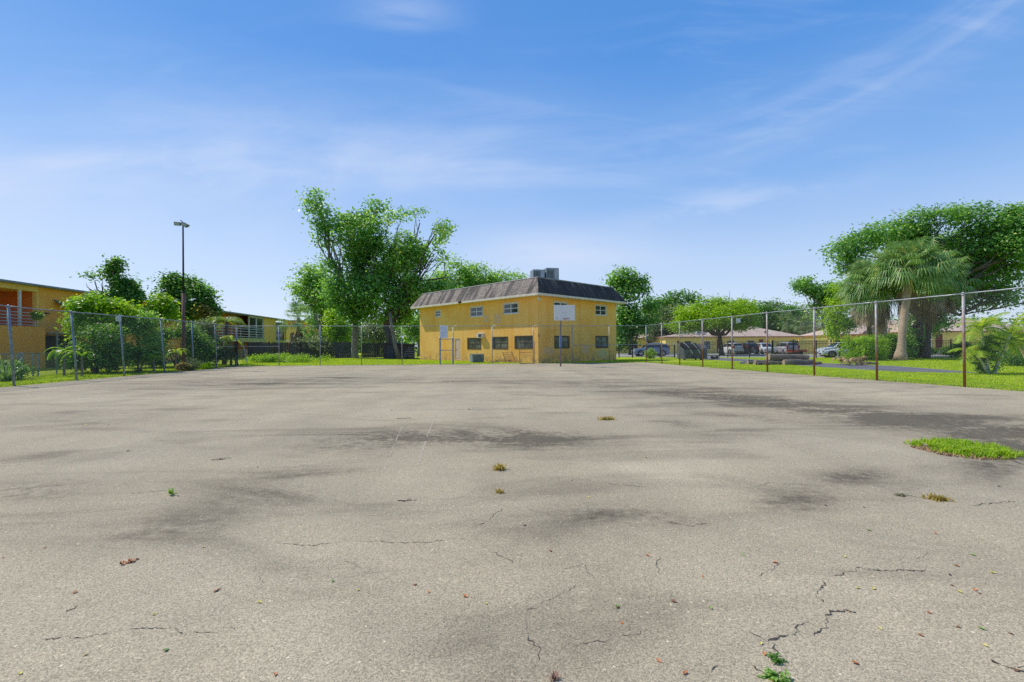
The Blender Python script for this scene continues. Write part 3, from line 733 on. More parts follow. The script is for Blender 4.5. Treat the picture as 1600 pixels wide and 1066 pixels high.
def stucco(name, c, c2, c3=None, streak=True):
    """painted stucco: faded patches, faint rain streaks, rough surface"""
    m = D.materials.new(name); m.use_nodes = True; t = m.node_tree; n = t.nodes; l = t.links; b = n['Principled BSDF']
    tcn = n.new('ShaderNodeTexCoord')
    def nz(sc, st=(1, 1, 1), d=5):
        mp = n.new('ShaderNodeMapping'); mp.inputs['Scale'].default_value = st; l.new(tcn.outputs['Object'], mp.inputs[0])
        q = n.new('ShaderNodeTexNoise'); l.new(mp.outputs[0], q.inputs['Vector']); q.inputs['Scale'].default_value = sc; q.inputs['Detail'].default_value = d; q.inputs['Roughness'].default_value = .6
        return NX(t, q.outputs[0])
    f1 = nz(.5); f2 = nz(1.6, (1, 1, .12)); f3 = nz(5)
    mx = n.new('ShaderNodeMixRGB'); l.new((f1.step(.35, .7)*.6 + f2.step(.45, .8)*.6 + (f3-.5)*.4).sat().v, mx.inputs[0]); mx.inputs[1].default_value = (*c, 1); mx.inputs[2].default_value = (*c2, 1)
    col = mx.outputs[0]
    if c3:
        s = n.new('ShaderNodeSeparateXYZ'); l.new(tcn.outputs['Object'], s.inputs[0])
        lowd = (1.0 - NX(t, s.outputs[2])*.9).sat() * nz(2.5).step(.4, .62)
        m2 = n.new('ShaderNodeMixRGB'); l.new(lowd.sat().v, m2.inputs[0]); l.new(col, m2.inputs[1]); m2.inputs[2].default_value = (*c3, 1); col = m2.outputs[0]
    l.new(col, b.inputs['Base Color']); b.inputs['Roughness'].default_value = .9; b.inputs['Specular IOR Level'].default_value = .2
    bp_ = n.new('ShaderNodeBump'); l.new(nz(30).v, bp_.inputs['Height']); bp_.inputs['Strength'].default_value = .14; bp_.inputs['Distance'].default_value = .02; l.new(bp_.outputs[0], b.inputs['Normal'])
    return m
M_yellow = stucco('yellow_stucco', (.92, .55, .15), (.84, .40, .06), (.44, .28, .14))
M_orange = stucco('orange_stucco', (.97, .42, .08), (.97, .52, .12))
M_peach = stucco('ochre_stucco', (.92, .62, .18), (.88, .55, .14))
M_redwall = stucco('red_orange_stucco', (.66, .17, .04), (.76, .27, .06))
M_pink = mat('pink_bare_plaster', (.72, .45, .28), .9, (.78, .50, .10), 3, lo=.3, hi=.8)
M_paley = mat('pale_repair_plaster', (.62, .56, .28), .9, (.74, .48, .10), 4)

def shingle(name, a, b_, c_, streak=.8, rows=.16, ax=1):
    m = D.materials.new(name); m.use_nodes = True; t = m.node_tree; n = t.nodes; l = t.links; b = n['Principled BSDF']
    tcn = n.new('ShaderNodeTexCoord'); s = n.new('ShaderNodeSeparateXYZ'); l.new(tcn.outputs['Object'], s.inputs[0])
    al = NX(t, s.outputs[ax]) * 1.0; z = NX(t, s.outputs[2])
    cb = n.new('ShaderNodeCombineXYZ'); l.new(al.v, cb.inputs[0]); l.new(z.v, cb.inputs[1])
    br = n.new('ShaderNodeTexBrick'); l.new(cb.outputs[0], br.inputs['Vector']); br.inputs['Scale'].default_value = 1; br.inputs['Brick Width'].default_value = .3; br.inputs['Row Height'].default_value = rows
    br.inputs['Mortar Size'].default_value = .012; br.inputs['Mortar Smooth'].default_value = .3
    br.inputs['Color1'].default_value = (.75, .75, .75, 1); br.inputs['Color2'].default_value = (1.15, 1.1, 1.05, 1); br.inputs['Mortar'].default_value = (.35, .33, .33, 1)
    def nz(sa, sz, d=4, sc=1.0):
        c = n.new('ShaderNodeCombineXYZ'); l.new((al*sa).v, c.inputs[0]); l.new((z*sz).v, c.inputs[1]); q = n.new('ShaderNodeTexNoise'); l.new(c.outputs[0], q.inputs['Vector']); q.inputs['Scale'].default_value = sc; q.inputs['Detail'].default_value = d
        return NX(t, q.outputs[0])
    st = nz(1.1, .18); st2 = nz(4.0, .9); dr = nz(3.2, .35)
    m1 = n.new('ShaderNodeMixRGB'); l.new((st.step(.46, .56)*.75 + (st2-.5)*1.0).sat().v, m1.inputs[0]); m1.inputs[1].default_value = (*a, 1); m1.inputs[2].default_value = (*b_, 1)
    m2 = n.new('ShaderNodeMixRGB'); l.new((dr.step(.52, .66) * (z-5.95).sat() * streak).sat().v, m2.inputs[0]); l.new(m1.outputs[0], m2.inputs[1]); m2.inputs[2].default_value = (*c_, 1)
    mm = n.new('ShaderNodeMixRGB'); mm.blend_type = 'MULTIPLY'; mm.inputs[0].default_value = 1; l.new(m2.outputs[0], mm.inputs[1]); l.new(br.outputs[0], mm.inputs[2])
    l.new(mm.outputs[0], b.inputs['Base Color']); b.inputs['Roughness'].default_value = .95
    bp_ = n.new('ShaderNodeBump'); l.new(br.outputs['Fac'], bp_.inputs['Height']); bp_.invert = True; bp_.inputs['Strength'].default_value = .6; bp_.inputs['Distance'].default_value = .03; l.new(bp_.outputs[0], b.inputs['Normal'])
    return m
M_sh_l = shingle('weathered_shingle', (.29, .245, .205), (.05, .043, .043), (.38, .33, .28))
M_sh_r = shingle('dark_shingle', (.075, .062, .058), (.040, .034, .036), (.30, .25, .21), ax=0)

# main yellow building; local x runs along the front right face, local y along the long left face
C0 = Vector((2.13, 39.0, 0)); ang = math.atan2(.694, .72)
vx = Vector((.72, .694, 0)); uy = Vector((-.694, .72, 0))
LX, LY, WH = 11.15, 17.3, 5.55
BLD = thing('yellow_building', 'two storey yellow stucco building with brown shingled mansard roof behind the far fence', 'building', C0, ang)
def onleft(px, py):
    a = (px-800)/F; t = (C0.x - a*C0.y)/(a*uy.y - uy.x); Yd = C0.y + uy.y*t; return t, P(px, py, Yd).z
def onright(px, py):
    a = (px-800)/F; t = (C0.x - a*C0.y)/(a*vx.y - vx.x); Yd = C0.y + vx.y*t; return t, P(px, py, Yd).z
def opn(fn, x0, y0, x1, y1):
    (s0, za), (s1, zb) = fn(x0, (y0)), fn(x1, y0); _, zc = fn((x0+x1)/2, y1); _, zd = fn((x0+x1)/2, y0)
    return (min(s0, s1), max(s0, s1), zc, zd)
Lw = [opn(onleft, 680.5, 485.5, 688.5, 495), opn(onleft, 735, 479.5, 754.5, 494.5), opn(onleft, 787, 474, 809.5, 490)]
Ll = [opn(onleft, 731, 529, 751, 545), opn(onleft, 770.5, 527.5, 793, 544.5), opn(onleft, 805, 526, 831.5, 544)]
s_, zt = onleft(710.5, 530); s2_, _ = onleft(719.5, 530); Ld = (min(s_, s2_), max(s_, s2_), .12, 2.18)
Rw = [opn(onright, 866, 472.5, 887, 490), opn(onright, 930.5, 477.5, 947.5, 492.5)]
Rl = [opn(onright, 867, 526, 889, 543.5), opn(onright, 931, 526, 949.5, 543)]
m = MB(); wall_face(m, (0, 0), (0, LY), 0, WH, Lw+Ll+[Ld], .14, (1, 0, 0)); m.build('wall', M_yellow, BLD)
m = MB(); wall_face(m, (0, 0), (LX, 0), 0, WH, Rw+Rl, .14, (0, 1, 0)); m.build('wall', M_yellow, BLD)
m = MB(); wall_face(m, (LX, 0), (LX, LY), 0, WH, (), .14, (-1, 0, 0)); m.build('wall', M_yellow, BLD)
m = MB(); wall_face(m, (0, LY), (LX, LY), 0, WH, (), .14, (0, -1, 0)); m.build('wall', M_yellow, BLD)
for o in Lw: wframe(BLD, (0, 0), (0, LY), o, (1, 0, 0), M_alu, M_glass, 2 if o is not Lw[0] else 1, 2, .07, surround=M_trim)
for o in Ll: wframe(BLD, (0, 0), (0, LY), o, (1, 0, 0), M_framed, M_glass_c, 2, 2, .06, surround=M_framed)
for o in Rw: wframe(BLD, (0, 0), (LX, 0), o, (0, 1, 0), M_alu, M_glass, 2, 2, .07, surround=M_trim)
for o in Rl: wframe(BLD, (0, 0), (LX, 0), o, (0, 1, 0), M_framed, M_glass_c, 2, 2, .06, surround=M_framed)
pdoor(BLD, (0, 0), (0, LY), Ld, (1, 0, 0), mat('pink_door', (.74, .50, .40), .6, (.66, .44, .36), 3), M_trim)
# mansard: eave polygon, top polygon
e, ti, ze, ztp = .72, .22, 5.5, 7.05
EV = [(-e, -e), (LX+e, -e), (LX+e, LY+e), (-e, LY+e)]; TP = [(ti, ti), (LX-ti, ti), (LX-ti, LY-ti), (ti, LY-ti)]
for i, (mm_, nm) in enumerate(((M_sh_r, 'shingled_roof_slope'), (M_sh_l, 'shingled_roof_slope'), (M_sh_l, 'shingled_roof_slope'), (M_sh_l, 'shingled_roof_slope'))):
    j = (i+1) % 4; m = MB(); a, b, c, d = EV[i], EV[j], TP[j], TP[i]; N = 24; rng = random.Random(i)
    ns = [rng.uniform(-.03, .03) for _ in range(N+1)]
    for k in range(N):
        for r_ in range(5):
            def q(kk, rr):
                f, g_ = kk/N, rr/5; x = (a[0]*(1-f)+b[0]*f)*(1-g_) + (d[0]*(1-f)+c[0]*f)*g_; y = (a[1]*(1-f)+b[1]*f)*(1-g_) + (d[1]*(1-f)+c[1]*f)*g_
                return (x, y, ze+.14+(ztp-ze-.14)*g_ + (ns[kk] if 0 < rr else 0)*.8*g_)
            m.quad(q(k, r_), q(k+1, r_), q(k+1, r_+1), q(k, r_+1))
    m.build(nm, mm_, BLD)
m = MB(); m.add([(x, y, ztp-.04) for x, y in TP], [(0, 1, 2, 3)]); m.build('flat_roof', M_lot, BLD)
m = MB()
for i in range(4):
    j = (i+1) % 4; a, b = Vector((*TP[i], ztp)), Vector((*TP[j], ztp)); m.tube([a, b], .06, 6)
m.build('roof_edge', mat('roof_edge_metal', (.30, .31, .31), .6, (.16, .14, .13), 2), BLD)
m = MB(); rng = random.Random(3)
for i in range(4):
    a, b = Vector((*EV[i], 0)), Vector((*EV[(i+1) % 4], 0)); d = (b-a).normalized(); inn = Vector((-d.y, d.x, 0))
    segs = [(0, 1)] if i != 3 else [(0, .447), (.475, 1)]
    for f0, f1 in segs:
        p, q = a.lerp(b, f0), a.lerp(b, f1)
        m.add([tuple(p+Vector((0, 0, ze-.02))), tuple(q+Vector((0, 0, ze-.02))), tuple(q+Vector((0, 0, ze+.15))), tuple(p+Vector((0, 0, ze+.15))),
               tuple(p+inn*.04+Vector((0, 0, ze-.02))), tuple(q+inn*.04+Vector((0, 0, ze-.02))), tuple(q+inn*.04+Vector((0, 0, ze+.15))), tuple(p+inn*.04+Vector((0, 0, ze+.15)))],
              [(0,1,2,3),(4,7,6,5),(0,4,5,1),(3,2,6,7),(0,3,7,4),(1,5,6,2)])
m.build('fascia', M_trim, BLD)
m = MB()
for i in range(4):
    j = (i+1) % 4; W4 = [(0, 0), (LX, 0), (LX, LY), (0, LY)]
    m.quad((EV[i][0], EV[i][1], ze), (EV[j][0], EV[j][1], ze), (W4[j][0], W4[j][1], ze), (W4[i][0], W4[i][1], ze))
m.build('soffit', M_trim, BLD)
# plaster repairs, seam, wall lamp, wall air conditioner
def patch(fn, x0, y0, x1, y1, mt, face, name='plaster_patch', seed=0, rnd=False):
    s0, s1, z0, z1 = opn(fn, x0, y0, x1, y1); cx, cz, rx_, rz_ = (s0+s1)/2, (z0+z1)/2, (s1-s0)/2, (z1-z0)/2; rng = random.Random(seed); m = MB(); pts = []
    for k in range(22):
        a = 2*math.pi*k/22; f = rng.uniform(.85, 1.08)
        ca, sa = math.cos(a), math.sin(a)
        if not rnd: ca = math.copysign(abs(ca)**.5, ca); sa = math.copysign(abs(sa)**.5, sa)
        s, z = cx + rx_*f*ca, cz + rz_*f*sa
        pts.append((-.004, s, z) if face == 'l' else (s, -.004, z))
    inner = [(p[0]+.02, p[1], p[2]) if face == 'l' else (p[0], p[1]+.02, p[2]) for p in pts]
    n_ = len(pts); m.add(pts + inner, [tuple(range(n_))] + [(k, (k+1) % n_, n_+(k+1) % n_, n_+k) for k in range(n_)]); m.build(name, mt, BLD)
patch(onright, 848, 543, 866, 553, M_pink, 'r', seed=1); patch(onright, 909, 540, 922, 552, M_pink, 'r', seed=4); patch(onright, 933, 545, 949, 561, M_paley, 'r', seed=2, rnd=True)
patch(onleft, 755, 492, 764, 505, M_pink, 'l', seed=5); patch(onleft, 772, 490, 784, 506, M_pink, 'l', seed=6); patch(onleft, 746, 518, 758, 529, M_pink, 'l', seed=7)
s0, s1, z0, z1 = opn(onleft, 748.5, 521, 757, 528)
m = MB(); m.box((-.30, s0, z0), (-.005, s1, z1)); ac = m.build('air_conditioner', M_white, BLD, bevel=.01); m = MB(); m.box((-.31, s0+.06, z0+.06), (-.302, s1-.25, z1-.06)); m.build('grille', M_framed, ac)
s0, _ = onright(906.5, 500); m = MB(); m.box((s0-.015, -.012, .1), (s0+.015, .0, 5.45)); m.build('expansion_seam', mat('seam', (.62, .36, .05), .9), BLD)
m = MB(); m.box((-.05, -.12, 5.2), (.07, -.004, 5.42)); lm = m.build('security_light', M_white, BLD, bevel=.01)
for dx in (-.13, .13): m = MB(); m.lathe([(.05, 0), (.09, -.14)], 10, 'z', (dx, -.16, 5.26)); m.build('lamp', M_white, lm)
m = MB(); m.box((LX-.16, -.12, 5.2), (LX-.04, -.004, 5.4)); lm = m.build('security_light', M_white, BLD, bevel=.01)
m = MB(); m.lathe([(.05, 0), (.09, -.14)], 10, 'z', (LX-.1, -.16, 5.24)); m.build('lamp', M_white, lm)
m = MB(); m.box((-.02, -.10, 2.15), (.02, -.03, 2.40)); m.build('conduit_box', M_framed, BLD)
m = MB()
for k in range(34):
    z = .0; x = random.Random(k).uniform(0, LX)
# rooftop units
M_acm = mat('grey_green_sheet_metal', (.20, .24, .27), .55, (.30, .34, .36), 4, metal=.3)
def rooftop(px0, px1, ptop, Yd, label, deep=1.1):
    w = (px1-px0)/F*Yd; p = XY((px0+px1)/2, Yd); h = P((px0+px1)/2, ptop, Yd).z - 7.02
    t = thing('rooftop_air_conditioner', label, 'air conditioner', (p.x, p.y, 7.02), R(12), 'air conditioners on the flat roof')
    m = MB(); m.box((-w/2, -deep/2, .08), (w/2, deep/2, h)); b_ = m.build('cabinet', M_acm, t, bevel=.02)
    for k in range(7):
        pass
    m = MB()
    for k in range(9):
        z = .18 + (h-.3)*k/9; m.box((-w*.46, -deep/2-.012, z), (w*.1, -deep/2-.002, z+(h-.3)/18))
    m.build('louvres', M_black, t)
    m = MB(); m.box((w*.16, -deep/2-.010, .14), (w*.44, -deep/2-.002, h-.08)); m.build('access_panel', M_galv, t)
    m = MB(); m.lathe([(w*.28, h), (w*.28, h+.05)], 20, 'z'); m.build('fan_guard', M_black, t)
    [MB().box((k*w*.43-w*.05, -deep/2+.05, 0), (k*w*.43+w*.05, deep/2-.05, .08)).build('skid', M_black, t) for k in (-1, 1)]
rooftop(831, 849.5, 422.7, 42.6, 'smaller grey rooftop air conditioner nearer the tree side of the roof')
rooftop(851, 871, 420.5, 42.8, 'larger grey rooftop air conditioner above the corner of the mansard roof', 1.3)
# ------------------------------------------------------------------ things at the foot of the yellow building
p = XY(745, 41.6); t = thing('condenser_unit', 'grey green condenser unit on the grass below the yellow wall', 'air conditioner', p, R(20))
m = MB(); m.box((-.52, -.45, .06), (.52, .45, .72)); m.build('cabinet', M_acm, t, bevel=.03)
m = MB(); m.box((-.54, -.47, .72), (.54, .47, .76)); m.build('top_panel', M_galv, t)
m = MB()
for k in range(8): m.box((-.48, -.462, .12+k*.07), (.48, -.452, .15+k*.07))
m.build('louvres', M_black, t)
p = XY(798, 41.2); t = thing('rusty_rack', 'rusty slatted metal rack tilted against the yellow wall', 'metal rack', p, R(133))
m = MB()
for x in (-.62, .62): MB().tube([(x, 0, 0), (x*.92, .45, .95)], .025, 6).build('side_rail', M_rustiron, t)
m = MB()
for k in range(6): f = .08+k*.17; m.tube([(-.62, .45*f, .95*f), (.62, .45*f, .95*f)], .018, 6)
m.build('crossbars', M_rustiron, t)
p = XY(781, 41.0); t = thing('branch_heap', 'low heap of dead branches beside the rusty rack', 'branches', p)
m = MB(); rng = np.random.RandomState(8)
for k in range(26): a = rng.uniform(0, 6.28); c = Vector((rng.uniform(-.9, .9), rng.uniform(-.3, .3), rng.uniform(.02, .25))); d = Vector((math.cos(a), math.sin(a)*.5, rng.uniform(-.15, .3)))*rng.uniform(.3, .7); limb(m, c-d*.5, c+d*.5, .02, .006, rng, .1, 5, 4)
m.build('twigs', M_bark_d, t)
pa, pb = XY(812, 37.75), XY(835, 38.05); t = thing('gate_leaf', 'chain link gate leaf standing open in front of the yellow building corner', 'gate', pa)
m = MB(); m.tube([pa+Vector((0, 0, .05)), pa+Vector((0, 0, 1.75)), pb+Vector((0, 0, 1.78)), pb+Vector((0, 0, .05)), pa+Vector((0, 0, .05))], .03, 8); m.tube([pa+Vector((0, 0, .92)), pb+Vector((0, 0, .94))], .02, 6); m.build('frame', M_rust, t, world=True)
m = MB(); net(m, pa, pb, .06, 1.74, .08, .0015); m.build('wire_mesh', M_wire, t, world=True)

# shed, bleacher and far yard on the left
M_shedw = mat('dark_weathered_boards', (.030, .022, .022), .85, (.075, .055, .050), 3, stretch=(6, 6, .3), bump=.4)
p = XY(622, 57.5); t = thing('garden_shed', 'dark wooden shed under the leaning tree left of the yellow building', 'shed', p, R(-14))
m = MB(); m.add([(-1.35,-1,0),(1.5,-1,0),(1.5,1.4,0),(-1.35,1.4,0),(-1.35,-1,1.85),(1.5,-1,1.65),(1.5,1.4,1.65),(-1.35,1.4,1.85)], [(0,1,5,4),(1,2,6,5),(2,3,7,6),(3,0,4,7)]); m.build('wall', M_shedw, t)
m = MB(); m.add([(-1.55,-1.2,1.88),(1.7,-1.2,1.64),(1.7,1.6,1.64),(-1.55,1.6,1.88),(-1.55,-1.2,1.96),(1.7,-1.2,1.72),(1.7,1.6,1.72),(-1.55,1.6,1.96)], [(0,3,2,1),(4,5,6,7),(0,1,5,4),(1,2,6,5),(2,3,7,6),(3,0,4,7)]); m.build('roof', M_shedw, t)
m = MB(); m.box((-.9, -1.03, .05), (-.05, -1.003, 1.6)); dr = m.build('door', mat('dull_purple_door', (.05, .04, .055), .7), t); m = MB(); m.cbox((-.15, -1.05, .8), (.05, .04, .12)); m.build('handle', M_galv, dr)
p = XY(646, 55.5); t = thing('bleacher', 'grey stepped bleacher benches beside the shed and the yellow wall', 'bleacher', p, R(-8))
M_board = mat('sun_bleached_boards', (.36, .33, .30), .85, (.22, .20, .18), 4, stretch=(.4, 5, 5))
for k in range(5): m = MB(); m.box((-1.15, -.6+k*.42, .30+k*.26), (.85, -.30+k*.42, .36+k*.26)); m.build('bench_board', M_board, t)
for x in (-1.0, 0, .7): m = MB(); m.tube([(x, -.75, 0), (x, 1.3, 1.38)], .03, 6); m.tube([(x, 1.3, 1.38), (x, 1.3, 0)], .03, 6); m.build('support', M_galvd, t)
M_fence_shade = mat('privacy_fence_and_shade', (.035, .037, .042), .85, (.07, .07, .075), 2, stretch=(1, 1, .3))  # board fences, and the painted shade under the carport
def board_fence(name, label, A, B, h, mt, n, cat='fence', top_var=.02, seed=1, gap=.012, rail=True, zb=.03):
    A, B = Vector((*A, 0)), Vector((*B, 0)); t = thing(name, label, cat, A); L = (B-A).length; d = (B-A)/L; nn = Vector((-d.y, d.x, 0)); rng = random.Random(seed)
    m = MB()
    for i in range(n):
        s0, s1 = L*i/n + gap, L*(i+1)/n; hh = h + rng.uniform(-top_var, top_var); q = nn*(.006 if i % 2 else -.006)
        a, b = A + d*s0 + q, A + d*s1 + q
        m.add([tuple(a+nn*-.01+Vector((0,0,zb))), tuple(b+nn*-.01+Vector((0,0,zb))), tuple(b+nn*.01+Vector((0,0,zb))), tuple(a+nn*.01+Vector((0,0,zb))),
               tuple(a+nn*-.01+Vector((0,0,hh))), tuple(b+nn*-.01+Vector((0,0,hh))), tuple(b+nn*.01+Vector((0,0,hh))), tuple(a+nn*.01+Vector((0,0,hh)))], [(0,1,5,4),(1,2,6,5),(2,3,7,6),(3,0,4,7),(4,5,6,7)])
    m.build('boards', mt, t, world=True)
    k = max(2, int(L/2.6))
    for i in range(k+1):
        a = A + d*L*i/k - nn*.05; m = MB(); m.box((a.x-.045, a.y-.045, 0), (a.x+.045, a.y+.045, h+.06)); m.build('post', mt, t, world=True)
    return t
board_fence('board_fence', 'dark grey board fence across the grass behind the far left corner of the court', (-33.0, 60), (-20.2, 60.6), 2.05, M_fence_shade, 90, top_var=.10)
board_fence('board_fence', 'short dark board fence between the pale trunk and the shed', (-19.6, 62.5), (-16.2, 62.8), 1.9, M_fence_shade, 24, seed=4)

# low chain link fence of the neighbouring yard
LF = [Vector((-21.3, 18.6, 0)), Vector((-23.0, 22.5, 0)), Vector((-24.2, 25.5, 0)), Vector((-25.4, 28.5, 0)), Vector((-26.2, 32.5, 0)), Vector((-26.8, 37, 0)), Vector((-27.2, 43, 0)), Vector((-27.6, 50, 0))]
o = thing('low_chain_link_fence', 'waist high chain link fence of the neighbouring yard behind the tall leaning fence', 'fence', LF[0])
for i, q in enumerate(LF): m = MB(); m.tube([q + Vector((0, 0, -.05)), q + Vector((0, 0, 1.24))], .032 if i != 1 else .05, 8); m.build('post', M_galvd, o, world=True)
for q in (Vector((-22.75, 22.1, 0)), Vector((-23.35, 23.4, 0)), Vector((-23.5, 23.8, 0))): m = MB(); m.tube([q, q + Vector((0, 0, 1.2))], .035, 8); m.build('gate_post', M_galvd, o, world=True)
m = MB(); m.tube([q + Vector((0, 0, 1.2)) for q in LF], .02, 6); m.build('top_rail', M_galv, o, world=True)
m = MB()
for a, b in zip(LF[:-1], LF[1:]): net(m, a, b, .04, 1.19, .065, .0022)
m.build('wire_mesh', M_galv, o, world=True)

# ------------------------------------------------------------------ apartment blocks on the left
# local x runs away from the camera along the facade, local y points to the court (facade at y = 0, building behind at y < 0)
AP0 = Vector((-33.9, 24.0, 0)); apa = math.atan2(1, -.075)
APT = thing('apartment_block', 'orange two storey apartment block with balcony and awning window behind the overgrown yard', 'apartment building', AP0, apa)
# local -> world: x forward along (-.075,1), local y = left of that = (-1,-.075) ; so the court side is -y
def apx(px):      # distance along the facade for a column
    a = (px-800)/F; d = Vector((math.cos(apa), math.sin(apa))); return (AP0.x - a*AP0.y)/(a*d.y - d.x)
def apz(px, py): s = apx(px); return P(px, py, AP0.y + math.sin(apa)*s).z
xb0, xb1 = apx(-60), apx(60); Lb = 30.0; H2 = 5.95
win = (apx(86), apx(101), 4.3, 5.05)
m = MB(); wall_face(m, (xb1, 0), (Lb, 0), 2.95, H2, [win], .12, (0, 1, 0))
wall_face(m, (xb1+.1, 0), (Lb, 0), 0, 2.95, [(apx(108), apx(122), .3, 2.3), (apx(160), apx(176), .8, 2.1), (apx(205), apx(215), .05, 2.15)], .3, (0, 1, 0))
wall_face(m, (Lb, 0), (Lb, 9), 0, H2, (), .1, (-1, 0, 0)); m.build('wall', M_orange, APT)
m = MB(); m.box((xb1-.12, -.02, 2.9), (xb1, .3, H2)); m.build('corner_pilaster', M_peach, APT)
m = MB(); wall_face(m, (-6, 2.2), (xb1-.12, 2.2), 0, H2, [(apx(-30), apx(10)+1.2, 3.05, 5.2)], .1, (0, 1, 0)); m.quad((xb1-.12, .3, 2.9), (xb1-.12, 2.2, 2.9), (xb1-.12, 2.2, H2), (xb1-.12, .3, H2)); m.build('balcony_rear_wall', M_redwall, APT)
o_ = (apx(-30), apx(10)+1.2, 3.05, 5.2); wframe(APT, (-6, 2.2), (xb1, 2.2), (o_[0]+6, o_[1]+6, o_[2], o_[3]), (0, 1, 0), M_trim, M_glass, 3, 1, .08, name='sliding_door')
m = MB(); m.box((-6, -.05, 2.78), (xb1, 2.2, 3.0)); m.build('balcony_slab', M_peach, APT)
m = MB(); m.box((-6, -.04, 5.58), (xb1, .12, H2)); m.box((-6, .12, 5.58), (xb1, 2.2, 5.66)); m.build('beam', M_peach, APT)
for px in (-55, 33): s = apx(px); m = MB(); m.box((s-.07, .02, 3.0), (s+.07, .16, 5.58)); m.build('column', M_white, APT)
M_rail = mat('pale_blue_rail', (.50, .58, .66), .5, (.60, .64, .68), 4)
m = MB()
for z in (3.12, 3.34, 3.56, 3.78, 4.0): m.box((-6, -.03, z-.02), (xb1-.12, .0, z+.02))
for s in np.linspace(-6, xb1-.2, 9): m.box((s-.02, .002, 3.0), (s+.02, .03, 4.02))
m.build('balcony_railing', M_rail, APT)
m = MB(); wall_face(m, (-6, -.9), (apx(55)-.25, -.9), 0, 2.98, (), .1, (0, 1, 0)); wall_face(m, (apx(55)-.25, -.9), (apx(55)-.25, .3), 0, 2.98, (), .1, (-1, 0, 0)); m.quad((-6, -.9, 2.98), (apx(55)-.25, -.9, 2.98), (apx(55)-.25, -.05, 2.98), (-6, -.05, 2.98)); m.build('patio_wall', M_orange, APT)
m = MB(); m.box((-6.2, -.45, H2), (Lb+.4, 9.3, H2+.14)); m.build('roof', mat('grey_roof_edge', (.20, .21, .22), .7, (.32, .32, .31), 2), APT)
m = MB(); m.box((apx(56), -1.5, 2.48), (apx(118), .0, 2.60)); m.build('carport_canopy', M_board, APT)
m = MB()
for px in (57, 88, 117): s = apx(px); m.box((s-.04, -1.45, 0), (s+.04, -1.37, 2.48))
m.build('canopy_posts', M_galvd, APT)
m = MB(); m.box((apx(58), .0-.03, .0), (apx(122), -.01, 2.4)); m.build('carport_shade_sheet', M_fence_shade, APT)  # dark sheet on the wall stands in for the shade under the canopy
w_ = wframe(APT, (0, 0), (Lb, 0), win, (0, 1, 0), M_white, M_glass, 1, 1, .05)
m = MB(); a0, a1 = win[0]-.12, win[1]+.05; m.add([(a0, -.02, 5.15), (a1, -.02, 5.05), (a1-.1, -.62, 4.45), (a0-.05, -.62, 4.75), (a0, -.02, 5.11), (a1, -.02, 5.01), (a1-.1, -.60, 4.41), (a0-.05, -.60, 4.71)], [(0,1,2,3),(4,7,6,5),(0,4,5,1),(1,5,6,2),(2,6,7,3),(3,7,4,0)])
m.build('awning', mat('torn_dark_awning', (.05, .055, .06), .7, (.22, .22, .22), 4), APT)
m = MB(); m.box((apx(60)+.5, -.16, 4.0), (apx(60)+.8, -.004, 4.12)); m.build('wall_box', M_framed, APT)

# second, further block seen through the far left corner
d2 = Vector((math.cos(apa), math.sin(apa), 0)); B0 = AP0 + d2*34 + Vector((.2, 0, 0))
FBK = thing('apartment_block', 'ochre apartment block with a screened balcony beyond the far left corner of the court', 'apartment building', B0, apa)
def bx_(px): a = (px-800)/F; return (B0.x - a*B0.y)/(a*d2.y - d2.x)
e0, e1, e2, e3, e4 = bx_(350), bx_(391), bx_(413), bx_(431), bx_(447); H3 = 5.9
e0 = max(e0, .0)
m = MB(); wall_face(m, (e2, 0), (e3, 0), 0, H3, (), .1, (0, 1, 0)); m.quad((e3, 0, 0), (e3, 2, 0), (e3, 2, H3), (e3, 0, H3)); m.quad((e2, 0, 0), (e2, 2, 0), (e2, 2, H3), (e2, 0, H3)); m.build('wall', M_peach, FBK); m = MB(); m.box((e4-.15, -.01, 2.62), (e4+.3, .2, H3-.01)); m.build('end_pier', M_peach, FBK)
m = MB(); wall_face(m, (0, 1.8), (e4+.3, 1.8), 0, H3, (), .1, (0, 1, 0)); m.build('balcony_rear_wall', M_redwall, FBK)
m = MB(); m.box((-1, -.3, H3), (e4+.6, 9, H3+.16)); m.build('roof', mat('grey_green_roof_edge', (.25, .28, .24), .7), FBK)
M_band = mat('yellow_green_band', (.52, .50, .16), .8, (.60, .58, .30), 2)
m = MB(); m.box((0, -.06, 2.2), (e2, 1.8, 2.75)); m.build('balcony_slab', M_band, FBK)
m = MB(); m.box((e3, -.06, 2.1), (e4, 1.8, 2.6)); m.build('balcony_slab', M_band, FBK)
m = MB(); m.box((e1+.1, .25, 2.75), (e2-.1, .28, H3-.12)); m.build('screen_and_shade_panel', M_glass, FBK)
m = MB(); m.box((e3+.1, .25, 2.6), (e4-.1, .28, H3-.4)); m.build('screen_and_shade_panel', M_glass, FBK)  # dark pane painted in for the shade of the open balcony recess
m = MB()
for s in (e1, (e1+e2)/2, e2-.1): m.box((s-.09, .10, 2.75), (s+.09, .24, H3))
m.box((e1, .09, H3-.2), (e2, .2, H3-.02)); m.build('screen_frame', M_white, FBK)
m = MB()
for z in (2.95, 3.3, 3.65, 4.0, 4.25): m.box((.1, -.02, z-.04), (e2-.05, .02, z+.04))
for s in np.linspace(.2, e2-.1, 7): m.box((s-.04, .022, 2.75), (s+.04, .05, 4.28))
m.build('balcony_railing', M_rail, FBK)
m = MB()
for s in (.3, e1-1, e2-.4, e3+.4, e4-.2): m.box((s-.1, .4, 0), (s+.1, .6, 2.2))
m.build('ground_floor_posts', M_shedw, FBK)
